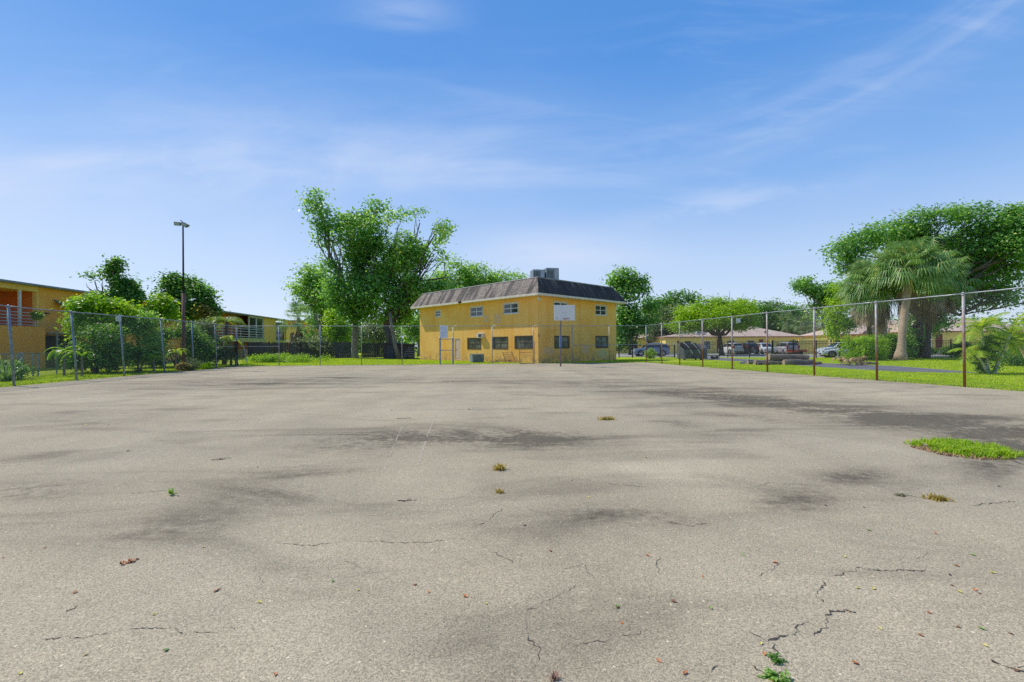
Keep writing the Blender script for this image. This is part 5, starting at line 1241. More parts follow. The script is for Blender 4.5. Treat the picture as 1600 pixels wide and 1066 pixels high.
for x in (-.2, .32): m = MB(); m.box((x-.13, -.1, 0), (x+.13, .1, .2)); m.build('block', mat('dark_concrete', (.10, .06, .06), .9), t, bevel=.01)
# ------------------------------------------------------------------ trees
b0 = XY(553.5, 60.5)
tree('broadleaf_tree', 'tallest dark green tree with a pale grey trunk left of the yellow building', b0,
     [bp(490,312,12,16,60), bp(502,340,16,22,60), bp(519,372,20,24,60), bp(548,330,30,22,60), bp(590,322,24,20,60), bp(562,368,40,40,60), bp(540,415,34,38,60), bp(585,410,38,45,60), bp(550,458,44,34,60), bp(596,462,40,36,60,dy=-1.5), bp(560,485,34,18,60,dy=-2)],
     M_leaf_mid, 11, th=.42, nclump=900, per=23, csz=.60, leaf=.42, gap=.475, gsc=.28, fork=4.6, lean=(.2, 0), up=.5)
b1 = XY(617, 57.5)
tree('broadleaf_tree', 'spreading tree on a dark leaning trunk between the tallest tree and the yellow building', b1,
     [bp(622,350,28,22,59), bp(656,345,28,16,59), bp(680,362,24,18,59), bp(640,385,34,28,59), bp(676,400,20,18,59), bp(694,408,14,8,59), bp(625,430,36,36,59), bp(655,455,26,24,59), bp(690,455,26,14,59), bp(632,478,34,16,59), bp(612,495,30,14,59)],
     M_leaf_lite, 12, th=.40, nclump=720, per=21, csz=.56, leaf=.40, gap=.495, gsc=.28, fork=4.0, lean=(-1.1, 0), bark=M_bark_d, up=.5)
t = thing('tree_stem', 'pale leaning stem against the dark trunk beside the shed', 'tree trunk', XY(622, 55.8)); m = MB(); m.tube([(.1, 0, -.05), (-.35, 0, 1.6), (-.75, .1, 3.6), (-1.0, .3, 5.4)], [.30, .22, .2, .15], 12); m.build('stem', M_bark, t, smooth=True)
tree('broadleaf_tree', 'pale green round tree behind the left side of the tallest tree', XY(500, 78),
     [bp(484,432,26,22,78), bp(500,460,24,26,78), bp(474,450,16,16,78)], M_leaf_lite, 13, th=.3, nclump=230, per=22, csz=.75, leaf=.5, gap=.40, gsc=.25)
tree('leafy_shrub_tree', 'bright yellow green young tree behind the dark board fence', XY(528, 66), [bp(528,508,18,22,66), bp(514,530,14,18,66), bp(540,532,14,20,66), bp(520,490,8,10,66)], M_leaf_bright, 14, th=.12, nclump=210, per=20, csz=.45, leaf=.38, gap=.34, fork=1.2, multi=3)
tree('leafy_shrub_tree', 'grey green shrub leaning over the dark board fence', XY(497, 62), [bp(500,543,24,16,61), bp(478,540,14,12,61)], M_leaf_olive, 15, th=.06, nclump=100, per=18, csz=.38, leaf=.26, gap=.34, fork=.5, multi=2, cat='shrub')
sabal('fan_palm', 'dark fan palm behind the far left corner of the court', XY(466, 67), P(466, 497, 67), 2.9, 46, 16, .22, skirt=12)
tree('broadleaf_tree', 'mid green tree filling the gap beneath the pale green round tree', XY(497, 82), [bp(500,500,20,22,82), bp(512,478,20,18,82), bp(488,520,14,16,82)], M_leaf_mid, 17, th=.25, nclump=150, per=20, csz=.7, leaf=.5, gap=.38)
for i, (px, lab, rx, yc, Yd) in enumerate(((590, 'low tree crown beyond the sunlit lawn seen under the two large trees', 34, 520, 84), (655, 'bushy green tree behind the bleacher and the wall edge', 26, 512, 76))):
    tree('broadleaf_tree', lab, XY(px, Yd), [bp(px-rx*.4, yc, rx*.8, 20, Yd), bp(px+rx*.5, yc-4, rx*.7, 22, Yd)], M_leaf_lite if i else M_leaf_olive, 18+i, th=.25, nclump=170, per=20, csz=.7, leaf=.45, gap=.36)
for i, (px, pt, Yd, rx, lab) in enumerate(((706,404,78,26,'tree behind the roof nearest to the spreading tree'), (742,414,80,24,'second tree behind the left slope of the mansard roof'), (776,424,82,22,'third tree behind the roof, before the lowest crown'), (806,428,84,18,'lowest of the crowns behind the roof, nearest to the rooftop units'))):
    tree('broadleaf_tree', lab, XY(px, Yd), [bp(px, pt+20, rx, 20, Yd), bp(px-rx*.5, pt+45, rx*.9, 26, Yd), bp(px+rx*.5, pt+40, rx*.9, 26, Yd), bp(px, pt+70, rx, 26, Yd)], M_leaf_lite, 24+i, th=.35, nclump=330, per=20, csz=.75, leaf=.46, gap=.40, group='trees behind the mansard roof')
tree('broadleaf_tree', 'tall airy tree rising beside the right end of the mansard roof', XY(985, 74),
     [bp(975,434,22,14,74), bp(955,440,14,8,74), bp(1000,448,12,16,74), bp(982,465,22,20,74), bp(975,500,20,26,74), bp(995,505,20,26,74), bp(972,530,14,16,74), bp(1012,490,14,18,74)], M_leaf_mid, 31, th=.32, nclump=480, per=20, csz=.62, leaf=.5, gap=.45, gsc=.3)
tree('broadleaf_tree', 'dark flat topped tree behind the umbrella shaped tree', XY(1040, 96), [bp(1030,478,30,16,96), bp(1062,466,26,10,96), bp(1080,470,12,8,96), bp(1045,495,40,20,96), bp(1020,505,24,22,96)], M_leaf_dark, 32, th=.35, nclump=420, per=20, csz=.85, leaf=.6, gap=.36)
tree('broadleaf_tree', 'vine covered grey green tree between the airy tree and the umbrella shaped tree', XY(1036, 84), [bp(1032,500,20,18,84), bp(1052,488,18,12,84), bp(1020,520,16,14,84), bp(1046,512,18,14,84)], M_leaf_olive, 33, th=.25, nclump=230, per=20, csz=.6, leaf=.42, gap=.36)
tree('umbrella_tree', 'bright green umbrella shaped tree before the long bungalow', XY(1128, 66.5),
     [bp(1110,482,34,17,66.5), bp(1142,481,34,17,66.5), bp(1080,494,28,16,66.5), bp(1060,506,18,12,66.5), bp(1160,494,22,16,66.5), bp(1110,500,46,16,66.5,4.5), bp(1072,512,20,9,66.5), bp(1150,506,26,11,66.5,4), bp(1172,508,10,8,66.5), bp(1125,490,46,16,66.5,5.5)],
     M_leaf_bright, 34, th=.30, nclump=1250, per=24, csz=.42, leaf=.28, gap=.30, gsc=.5, fork=2.8, bark=M_bark_d, lean=(-.35, 0), up=1.0)
rngt = random.Random(77)
for i, (px, pt, Yd, rx, mt, lab) in enumerate(((1184,470,112,20,M_leaf_dark,'dark tree crown just right of the umbrella shaped tree'), (1208,473,116,18,M_leaf_olive,'grey green tree behind the peak of the long bungalow'), (1232,477,110,18,M_leaf_dark,'dark tree behind the right hip of the long bungalow'), (1256,480,118,18,M_leaf_olive,'tree with grey green crown left of the leaning tall tree'))):
    tree('background_tree', lab, XY(px, Yd), [bp(px, pt+14, rx, 14, Yd), bp(px-6, pt+34, rx*1.1, 18, Yd), bp(px+6, pt+52, rx*1.1, 16, Yd)], mt, 40+i, th=.3, nclump=230, per=18, csz=.9, leaf=.6, gap=.34, group='trees behind the long bungalow')
for i, (px, pt, Yd, fl) in enumerate(((1252,505,92,2.6), (1262,517,88,2.3), (1284,492,90,2.8), (1296,503,88,2.6), (1318,498,94,2.6), (1328,510,90,2.4), (1340,506,96,2.5), (1230,502,98,2.6), (1272,510,95,2.3), (1306,512,86,2.2))):
    sabal('fan_palm', ['fan palm farthest towards the long bungalow in the palm row', 'short fan palm right of the first one in the row', 'tall fan palm in the middle of the far row', 'fan palm leaning beside the tall middle one', 'fan palm above the low hipped roof', 'small fan palm at the left edge of the low hipped roof', 'fan palm partly behind the big hanging fronds', 'fan palm whose crown overlaps the bungalow roof', 'thin fan palm between the bungalow roof end and the middle palm', 'shortest fan palm in front of the far row'][i],
          XY(px+2, Yd), P(px, pt, Yd), fl, 30, 60+i, .17, skirt=8, leafm=M_leaf_olive, group='fan palms behind the bungalows', bark=M_bark)
tree('broadleaf_tree', 'dark green tree spreading left behind the large fan palms', XY(1300, 72), [bp(1262,446,18,12,72), bp(1285,452,22,16,72), bp(1306,470,26,24,72), bp(1290,485,18,16,72), bp(1320,495,20,20,72)], M_leaf_mid, 46, th=.3, nclump=380, per=20, csz=.6, leaf=.42, gap=.40)
tree('leafy_shrub_tree', 'yellow green tree wedged between the dark tree and the fan palm crowns', XY(1312, 60), [bp(1308,490,12,26,60), bp(1314,460,12,20,60), bp(1304,520,10,14,60)], M_leaf_bright, 47, th=.16, nclump=150, per=18, csz=.45, leaf=.32, gap=.34)
tree('canopy_tree', 'huge spreading canopy tree towering behind the large fan palms', XY(1437, 52),
     [bp(1322,392,24,18,52), bp(1350,375,30,18,53), bp(1390,362,34,18,54), bp(1430,350,38,20,54), bp(1478,343,36,20,53), bp(1525,345,36,22,52), bp(1575,345,36,24,51), bp(1620,350,40,30,50), bp(1440,385,50,30,55), bp(1520,385,50,36,53), bp(1585,385,34,26,50),
      bp(1545,425,34,34,52), bp(1592,425,30,30,51), bp(1560,400,40,30,53), bp(1500,430,30,36,54), bp(1515,465,30,26,54), bp(1470,470,30,30,55), bp(1440,505,24,20,53), bp(1425,525,14,20,52), bp(1560,462,24,18,53), bp(1600,470,20,16,53), bp(1330,420,20,20,53), bp(1458,500,26,20,54)],
     M_leaf_mid, 48, th=.40, nclump=2100, per=25, csz=.55, leaf=.34, gap=.42, gsc=.3, fork=4.5, bark=M_bark_d, twig=40)
sabal('fan_palm', 'large shaggy fan palm with a thick pale trunk by the service road', XY(1407, 41.6), P(1422, 424, 42.8), 3.3, 270, 80, .29, skirt=12, leafm=M_leaf_palm, flare=2.0, elmin=-.42)
sabal('fan_palm', 'shaggy fan palm leaning left behind the trimmed hedge', XY(1384, 46.5), P(1366, 446, 46.5), 3.0, 170, 81, .34, skirt=50, leafm=M_leaf_palm)
sabal('fan_palm', 'thin trunked fan palm between the leaning one and the canopy tree', XY(1362, 49), P(1350, 452, 49), 2.7, 110, 82, .2, skirt=30, leafm=M_leaf_palm, bark=M_bark_d)
sabal('fan_palm', 'fan palm with yellowing fronds on the right of the large shaggy one', XY(1448, 46.8), P(1458, 436, 46.5), 3.1, 160, 83, .22, skirt=34, leafm=M_leaf_palm, bark=M_bark_d)

# trimmed hedge: sunlit left end and shaded rest painted by leaf colour
def hedge(name, label, c, rx, ry, h, rz, mt, seed, n):
    t = thing(name, label, 'hedge', c, rz); bl = []
    for i in range(5):
        for j in range(3): bl.append(((i-2)*rx*.42, (j-1)*ry*.55, h*.52, rx*.32, ry*.5, h*.52))
    foliage('foliage', bl, n, 34, .17, .15, mt, seed, t, .28, .9, .5, .6, .8, shell=.6)
    rng = np.random.RandomState(seed); m = MB()
    for i in range(16): q = (rng.uniform(-rx, rx)*.8, rng.uniform(-ry, ry)*.6); limb(m, (q[0], q[1], -.03), (q[0]+rng.normal()*.2, q[1]+rng.normal()*.2, h*.8), .03, .01, rng, .1, 5, 4)
    m.build('stems', M_bark_d, t); return t
hedge('trimmed_hedge', 'rounded end of the trimmed hedge by the silver sedan, sunlight in its leaf colour', XY(1350, 41.8), 1.2, 1.3, 1.95, R(10), M_leaf_bright, 90, 420)
hedge('trimmed_hedge', 'block of trimmed hedge before the thick pale palm trunk, shade in its leaf colour', XY(1388, 44.2), 1.35, 1.5, 2.2, R(-4), M_leaf_hedge, 91, 560)
bush('round_bush', 'small round bright green bush behind the far right corner of the fence', XY(1016.5, 50.5), (.55, .55, 1.05), M_leaf_bright, 92, n=110, leaf=.12)
bush('flower_bush', 'low green bush by the terrace left of the red door', XY(1452, 58), (.8, .6, 1.0), M_leaf_hedge, 93, n=70, leaf=.16)
bush('flower_bush', 'low green bush by the terrace right of the red door', XY(1482, 58), (.9, .6, 1.1), M_leaf_hedge, 94, n=70, leaf=.16)
bush('dark_bush', 'dark bush hiding the fence between the red door bungalow and the areca palm', XY(1508, 41), (1.0, .8, 1.55), M_leaf_hedge, 95, n=170, leaf=.16)
bush('dark_bush', 'wide dark bush at the right edge behind the areca palm', XY(1592, 30), (1.5, 1.2, 1.35), M_leaf_dark, 96, n=240, leaf=.13)
bush('dark_bush', 'dark undergrowth behind the thick pale palm trunk', XY(1431, 48.5), (.8, .8, 2.0), M_leaf_dark, 97, n=130, leaf=.2)
# areca palm wrapped in vines
p = XY(1547, 22.3); t = thing('areca_palm', 'yellow green areca palm wrapped in dark vines on the near right grass', 'palm tree', p)
rng = np.random.RandomState(101); V = []; Fc = []
hubs = [((-.40, 0, 2.05), 15), ((.75, -.2, 1.85), 14), ((1.05, .2, 1.45), 11), ((-.05, .2, 1.3), 9), ((-.7, -.1, .9), 7)]
for (h, nf) in hubs:
    for k in range(nf): feather_frond(V, Fc, h, rng.uniform(0, 6.28), rng.uniform(.15, 1.30), rng.uniform(1.1, 1.6), rng, 26, .44, 1.0, .026)
npmesh('fronds', V, Fc, M_leaf_ylw, t)
foliage('vines', [(-.1, 0, .70, .50, .5, .70), (.05, 0, 1.4, .35, .35, .5)], 170, 20, .11, .09, M_leaf_dark, 102, t, .3, 1.5, .4, .6)
m = MB()
for (h, nf) in hubs: m.tube([(h[0]*.15, h[1]*.3, -.05), (h[0]*.5, h[1]*.6, h[2]*.45), h], [.07, .055, .045], 8)
m.build('stems', mat('areca_stem', (.42, .44, .30), .6, (.60, .60, .50), 6, stretch=(1, 1, 5)), t)
V = []; Fc = []
p = XY(1610, 25); t = thing('areca_palm', 'areca palm cut by the right edge of the view', 'palm tree', p)
for k in range(26): feather_frond(V, Fc, (rng.normal()*.3, rng.normal()*.3, 1.3+rng.rand()*.6), rng.uniform(0, 6.28), rng.uniform(.35, 1.25), rng.uniform(1.2, 1.7), rng, 22, .36, 1.1, .020)
npmesh('fronds', V, Fc, M_leaf_ylw, t); m = MB()
for k in range(5): m.tube([(rng.normal()*.15, rng.normal()*.15, -.05), (rng.normal()*.3, rng.normal()*.3, 1.6)], [.06, .045], 8)
m.build('stems', M_bark_palm, t)

# left yard
tree('broadleaf_tree', 'dark green tree with a pointed top rising over the leaning fence', XY(178, 34), [bp(180,414,7,10,34), bp(172,430,12,10,34), bp(148,438,14,7,34), bp(166,452,20,10,34), bp(198,450,13,14,34), bp(206,472,16,20,34), bp(172,472,30,18,34), bp(140,450,10,8,34)], M_leaf_dark, 110, th=.2, nclump=430, per=22, csz=.26, leaf=.24, gap=.42, gsc=.6, fork=2.2)
tree('leafy_shrub_tree', 'bright green shrub tree spilling over the leaning fence', XY(148, 28), [bp(150,478,34,16,28), bp(132,500,22,16,28), bp(180,485,24,16,28), bp(160,505,34,18,28), bp(118,522,12,12,28), bp(208,500,16,18,29)], M_leaf_bright, 111, th=.10, nclump=480, per=20, csz=.24, leaf=.22, gap=.36, gsc=.7, fork=1.0, multi=3, bark=M_bark_d)
tree('leafy_shrub_tree', 'dense dark undergrowth tree behind the second span of the leaning fence', XY(150, 26), [bp(140,545,22,26,26), bp(172,555,24,24,26), bp(120,560,12,22,26), bp(160,525,26,18,26)], M_leaf_hedge, 112, th=.06, nclump=330, per=20, csz=.22, leaf=.15, gap=.34, gsc=.8, fork=.4, multi=3, bark=M_bark_d, cat='shrub')
tree('leafy_shrub_tree', 'pale green leafy shrub behind the third span of the leaning fence', XY(218, 28.5), [bp(215,520,20,22,28.5), bp(235,545,18,20,28.5), bp(205,550,16,18,28.5), bp(228,500,14,12,28.5)], M_leaf_lite, 113, th=.06, nclump=300, per=18, csz=.24, leaf=.18, gap=.36, gsc=.8, fork=.6, multi=3, cat='shrub')
tree('broadleaf_tree', 'round dark tree behind the floodlight pole', XY(292, 41), [bp(270,445,16,16,41), bp(292,450,20,18,41), bp(310,465,18,20,41), bp(275,475,26,20,41), bp(325,485,14,12,41), bp(300,485,26,16,41)], M_leaf_dark, 114, th=.22, nclump=480, per=22, csz=.34, leaf=.28, gap=.36, gsc=.5, fork=2.0)
tree('leafy_shrub_tree', 'yellow green young tree left of the floodlight pole', XY(252, 36), [bp(252,475,16,14,36), bp(238,492,14,12,36), bp(262,492,12,12,36)], M_leaf_bright, 115, th=.08, nclump=150, per=18, csz=.28, leaf=.24, gap=.34, fork=1.6)
tree('leafy_shrub_tree', 'tangled mid green bushes behind the floodlight pole foot', XY(275, 33), [bp(262,535,20,22,33), bp(290,528,22,22,33), bp(310,545,16,18,33), bp(250,560,16,14,33)], M_leaf_hedge, 116, th=.06, nclump=300, per=20, csz=.26, leaf=.18, gap=.34, fork=.5, multi=3, bark=M_bark_d, cat='shrub')
tree('leafy_shrub_tree', 'grey green thicket between the floodlight pole and the leaning coconut palm', XY(325, 36), [bp(320,520,16,18,36), bp(335,545,18,16,36), bp(312,560,16,10,36), bp(352,552,14,12,36)], M_leaf_olive, 117, th=.05, nclump=240, per=18, csz=.26, leaf=.2, gap=.34, fork=.5, multi=2, cat='shrub')
tree('leafy_shrub_tree', 'brown tinged dying shrub above the fence between dark tree and palm', XY(322, 40), [bp(318,488,10,12,40), bp(330,500,12,10,40)], leafmat('leaf_browning', (.20, .22, .04), (.46, .36, .10), (.5, .28, .1)), 118, th=.06, nclump=70, per=16, csz=.26, leaf=.22, gap=.3, fork=1.5)
t = thing('coconut_palm', 'young coconut palm with arching fronds behind the far end of the leaning fence', 'palm tree', XY(350, 38)); V = []; Fc = []; rng = np.random.RandomState(5)
h = P(355, 502, 38) - Vector(t.location)
for k in range(17): feather_frond(V, Fc, h + Vector((0, 0, -.2)), rng.uniform(0, 6.28), rng.uniform(.3, 1.3), rng.uniform(1.5, 2.1), rng, 26, .42, 1.3, .026)
npmesh('fronds', V, Fc, leafmat('leaf_coconut', (.10, .20, .04), (.34, .42, .10), (.55, .5, .15)), t)
m = MB(); m.tube([(0, 0, -.1), (.1, 0, h.z*.5), (h.x, h.y, h.z)], [.19, .15, .12], 10); m.build('trunk', M_bark_d, t, smooth=True)
V = []; Fc = []; t2 = thing('banana_plant', 'yellowing broad leaves hanging just inside the overgrown corner', 'banana plant', XY(361, 36.6))
def broad(V, Fc, base, az, el, L, W, droop=1.0):
    b = Vector(base); d = Vector((math.cos(az)*math.cos(el), math.sin(az)*math.cos(el), math.sin(el))); s = Vector((-math.sin(az), math.cos(az), 0)); N = 7; prev = None; p_ = b
    for i in range(N+1):
        w = W*math.sin(math.pi*(.08+.9*i/N))**.7
        cur = (p_ - s*w + Vector((0, 0, w*.25)), p_, p_ + s*w + Vector((0, 0, w*.25)))
        if prev:
            o = len(V); V.extend([tuple(x) for x in prev + cur]); Fc.extend([(o, o+1, o+4, o+3), (o+1, o+2, o+5, o+4)])
        prev = cur; p_ = p_ + d*L/N; d = (d + Vector((0, 0, -droop*1.8/N))).normalized()
for k in range(7): broad(V, Fc, (0, 0, 1.9), rng.uniform(0, 6.28), rng.uniform(.2, 1.2), rng.uniform(1.0, 1.5), .16, 1.6)
npmesh('leaves', V, Fc, M_leaf_ylw, t2); m = MB(); m.tube([(0, 0, -.05), (0, 0, 1.95)], [.09, .06], 8); m.build('stem', M_bark, t2)
for i, (px, Yd, h, n, lab) in enumerate(((275, 30.2, 1.1, 9, 'banana plant with yellow leaves by the floodlight pole foot'), (100, 24, 1.3, 7, 'broad leaved plant behind the second leaning fence post'), (128, 23.5, 1.0, 6, 'small broad leaved plant with one pale leaf before the undergrowth'), (240, 27.6, .8, 7, 'short broad leaved plant at the low fence'))):
    V = []; Fc = []; t2 = thing('banana_plant', lab, 'banana plant', XY(px, Yd))
    for k in range(n): broad(V, Fc, (0, 0, h), rng.uniform(0, 6.28), rng.uniform(.3, 1.3), rng.uniform(.6, 1.0), .12, 1.4)
    npmesh('leaves', V, Fc, M_leaf_ylw if i == 0 else M_leaf_bright, t2); m = MB(); m.tube([(0, 0, -.05), (0, 0, h+.05)], [.06, .04], 8); m.build('stem', M_bark, t2)
bush('potted_plant', 'green plant hanging over the balcony railing', P(60, 500, 33.3), (.4, .25, .55), M_leaf_bright, 120, 'plant', n=40, leaf=.16)
def spiky(name, label, p, n, L, mt, seed, cat='plant', w=.02, el=(.3, 1.4), droop=.8):
    t = thing(name, label, cat, p); V = []; Fc = []; rng = np.random.RandomState(seed)
    for k in range(n):
        az = rng.uniform(0, 6.28); e_ = rng.uniform(*el); d = Vector((math.cos(az)*math.cos(e_), math.sin(az)*math.cos(e_), math.sin(e_))); s = Vector((-math.sin(az), math.cos(az), 0)); q = Vector((rng.normal()*.05, rng.normal()*.05, 0)); l = L*rng.uniform(.6, 1.1); N = 4
        for i in range(N):
            q2 = q + d*l/N; w0, w1 = w*(1-i/N), w*(1-(i+1)/N)+.002; o = len(V); V.extend([tuple(q-s*w0), tuple(q+s*w0), tuple(q2+s*w1), tuple(q2-s*w1)]); Fc.append((o, o+1, o+2, o+3)); q = q2; d = (d + Vector((0, 0, -droop/N))).normalized()
    npmesh('blades', V, Fc, mt, t); return t
spiky('yucca_plant', 'spiky grey green plant at the left edge behind the low fence', XY(8, 20.2), 90, 1.25, M_leaf_palm, 121, w=.035)
spiky('yucca_plant', 'second spiky plant behind the first leaning fence post', XY(-30, 20.5), 80, 1.2, M_leaf_palm, 122, w=.035)
bush('dark_bush', 'dark bush below the spiky plant at the left edge', XY(6, 21.2), (.9, .7, .9), M_leaf_dark, 123, n=140, leaf=.12)
spiky('grass_tussock', 'tall grey grass tussock at the low fence near the floodlight pole', XY(214, 26.2), 110, .8, M_leaf_olive, 124, w=.012, cat='tussock')
for i, (px, Yd, r, mt, lab) in enumerate(((297, 29.7, (.62, .5, .75), M_leaf_olive, 'grey green weeds growing through the fence beside the floodlight pole'), (285, 29.3, (.4, .3, .5), M_dryg, 'dry brown weeds at the court edge below the floodlight pole'), (316, 31.4, (.6, .5, .45), M_leaf_bright, 'bright weeds along the far leaning fence span'))):
    bush('weed_clump', lab, XY(px, Yd), r, mt, 130+i, 'weeds', n=80, leaf=.08)
bush('weed_clump', 'overgrown bright grass bank inside the far left corner', XY(452, 44.5), (3.6, 1.4, .75), M_leaf_bright, 135, 'weeds', n=300, per=26, leaf=.12, csz=.2)

# far wood that closes the view all round
rng = np.random.RandomState(9); bl = []
for x in np.arange(-170, 190, 9.0):
    yy_ = 135 + 20*math.sin(x*.05); hh = rng.uniform(5.5, 8.0) if x < 60 else rng.uniform(5, 7); bl.append((x, yy_, hh*.5, 7, 6, hh*.55))
o, _ = foliage('distant_wood', bl, 3400, 16, 1.3, .95, M_leaf_dark, 140, None, .2, .1)
stuff(o, 'dark green wood closing the view far behind the bungalows', 'wood')
bl = []
for y_ in np.arange(-20, 100, 8.0): bl.append((-62 - rng.rand()*4, y_, 3, 5, 5, 3.4)); bl.append((88 + rng.rand()*4, y_, 3.2, 5, 5, 3.6))
o, _ = foliage('side_wood', bl, 1300, 16, 1.1, .8, M_leaf_dark, 141, None, .2, .1)
stuff(o, 'dense green trees far off beyond both side fences', 'wood')

# ------------------------------------------------------------------ grass
rng = np.random.RandomState(33)
def scatter(poly, n):
    P_ = np.array(poly, float); lo, hi = P_.min(0), P_.max(0); out = []
    while len(out) < n:
        c = lo + rng.rand(n, 2)*(hi-lo); ins = np.zeros(n, bool); j = len(P_)-1
        for i in range(len(P_)):
            xi, yi = P_[i]; xj, yj = P_[j]
            ins ^= ((yi > c[:, 1]) != (yj > c[:, 1])) & (c[:, 0] < (xj-xi)*(c[:, 1]-yi)/(yj-yi+1e-12)+xi); j = i
        out += list(c[ins])
    a = np.array(out[:n]); return np.concatenate([a, np.zeros((n, 1))], 1)
def grass(name, label, poly, n, h, w, mt=M_grassb, parent=None):
    C = scatter(poly, n); V, Q = blades(C, h, rng, w, .8); o = npmesh(name, V, Q, mt); stuff(o, label, 'grass'); return o
e = [(p.x+.16, p.y) for p in FR]
grass('grass', 'mown grass strip between the rusty post fence and the service road', e + [(19.4, 41), (19.2, 31), (19.2, 27), (19.6, 24.2), (22.3, 22.6), (27, 20), (28, 12)], 90000, .055, .010)
grass('grass', 'mown grass beyond the service road under the palms', [(24.8, 30.8), (23.4, 24.6), (22.6, 22.4), (27, 20), (38, 22), (48, 44), (34, 49), (23.8, 52), (23.4, 40), (23.8, 35)], 60000, .06, .016)
e = [(p.x-.16, p.y) for p in FL]
grass('grass', 'grass strip behind the leaning blue grey fence', e + [(-27, 43), (-25.5, 28.5), (-23, 22.5), (-20.5, 12)], 60000, .10, .011)
grass('grass', 'grass between the far fence and the yellow building', [(p.x, p.y+.2) for p in FB] + [(22, 56), (11.5, 48), (2.4, 39.1), (-9.5, 51.5), (-20, 60), (-33, 59)], 70000, .07, .018)
# ragged grass creeping over the court edge
C = []
for run, n, sgn in ((FR, 5200, -1), (FL, 4200, 1), (FB, 2600, 0)):
    for a, b in zip(run[:-1], run[1:]):
        k = n//len(run); f = rng.rand(k); cl = 0.5+0.5*np.sin(f*23 + a.y*7); off = np.abs(rng.normal(size=k))*.10*cl
        q = np.stack([a.x+(b.x-a.x)*f, a.y+(b.y-a.y)*f, np.full(k, .01)], 1)
        if sgn: q[:, 0] += sgn*off - sgn*.12
        else: q[:, 1] -= off - .12
        C.append(q)
V, Q = blades(np.concatenate(C), .06, rng, .010, .9); o = npmesh('edge_grass', V, Q, M_grassb); stuff(o, 'uneven grass creeping over the edges of the court', 'grass')
# grass patch growing in the court
cA = [G(1424, 697), G(1470, 690), G(1520, 697), G(1560, 703), G(1588, 713), G(1575, 719), G(1520, 716), G(1470, 709), G(1440, 701)]
C = scatter([(p.x, p.y) for p in cA], 7000); C[:, :2] += rng.normal(size=(len(C), 2))*.05; ctr = C.mean(0); k = 1 - np.clip(np.linalg.norm((C-ctr)*np.array([.75, 1.5, 0]), axis=1), 0, 1)*.55
C = C[np.array([noise.noise(Vector((c[0]*6, c[1]*6, 0))) > -.12 for c in C])]; C[:, 2] = .012; V, Q = blades(C, .078, rng, .006, 1.1); o = npmesh('grass_patch', V, Q, leafmat('patch_grass', (.20, .36, .015), (.46, .62, .03), (.55, .45, .10), .45, .5, 2.5)); stuff(o, 'bright green grass patch growing out of the court at the right', 'grass')
C = scatter([(p.x+.0, p.y-.03) for p in (G(1418, 699), G(1445, 698), G(1470, 706), G(1560, 716), G(1585, 719), G(1530, 720), G(1470, 713), G(1430, 703))], 700); C[:, 2] = .012
V, Q = blades(C, .035, rng, .006, 1.2); o = npmesh('dry_runners', V, Q, mat('dry_red_runner', (.36, .18, .10), .9, (.42, .30, .14), 9)); stuff(o, 'dry reddish runners along the near edge of the grass patch', 'grass')

# ------------------------------------------------------------------ weeds and fallen leaves on the court
def tuft(name, label, px, py, n, h, w, mt, r, seed, flatten=1.0):
    g_ = G(px, py, .014); t = thing(name, label, 'weed', g_); q = np.random.RandomState(seed)
    C = np.stack([q.normal(size=n)*r, q.normal(size=n)*r*.7, np.zeros(n)], 1); V, Q = blades(C, h, q, w, 1.1); o = npmesh('blades', V, Q, mt, t)
    m = MB(); m.lathe([(r*.9, 0), (r*.6, .012), (r*.2, .02)], 9, 'z'); m.build('root_crown', mat('dark_root', (.10, .06, .03), .9), t); return t
def leafy(name, label, px, py, n, L, mt, seed, spread=.5):
    g_ = G(px, py, .016); t = thing(name, label, 'weed', g_); q = np.random.RandomState(seed); V = []; Fc = []; m = MB()
    for k in range(n):
        a = q.uniform(0, 6.28); e_ = q.uniform(.1, 1.2); l = L*q.uniform(.4, 1); d = Vector((math.cos(a)*math.cos(e_), math.sin(a)*math.cos(e_), math.sin(e_)*.7)); m.tube([(0, 0, 0), d*l], [.003, .0015], 4, cap=False)
        for j in range(4): broad(V, Fc, d*l*(.35+.2*j), a + q.uniform(-1.2, 1.2), e_*.5, L*.35, L*.075, .5)
    npmesh('leaves', V, Fc, mt, t); m.build('stems', M_leaf_hedge, t); return t
tuft('dry_weed', 'yellow dry tuft of weed in the middle of the court', 780, 734, 110, .075, .005, M_dryg, .032, 1)
tuft('dry_weed', 'tiny orange weed just below the yellow dry tuft', 781, 770, 45, .045, .004, M_dryg, .016, 2)
tuft('dry_weed', 'small spread of yellow weed near the far middle of the court', 948, 656, 80, .08, .008, M_dryg, .07, 3)
tuft('dry_weed', 'flat yellow brown weed below the grass patch at the right', 1466, 781, 120, .045, .005, M_dryg, .045, 4)
tuft('dry_weed', 'pale thin weed in the crack left of the flat yellow brown weed', 1409, 775, 30, .03, .004, M_leaf_olive, .035, 5)
leafy('green_weed', 'little green weed alone on the left side of the court', 271, 772, 8, .10, M_leaf_bright, 6)
leafy('green_weed', 'green leafy weed growing from the branching crack near the bottom edge', 1210, 1031, 16, .05, M_leaf_hedge, 7)
leafy('green_weed', 'trailing weed with pale leaves cut by the bottom edge of the view', 1218, 1062, 18, .07, M_leaf_lite, 8)
tuft('dry_weed', 'dry reddish weed at the bottom edge left of centre right', 866, 1062, 26, .035, .002, mat('dry_red_weed', (.30, .16, .11), .9), .010, 9)
for t_ in D.objects:
    if t_.name.startswith('dry_weed') and t_.get('label', '').startswith('dry reddish'): t_['label'] = 'dry reddish weed at the bottom edge below the centre of the court'
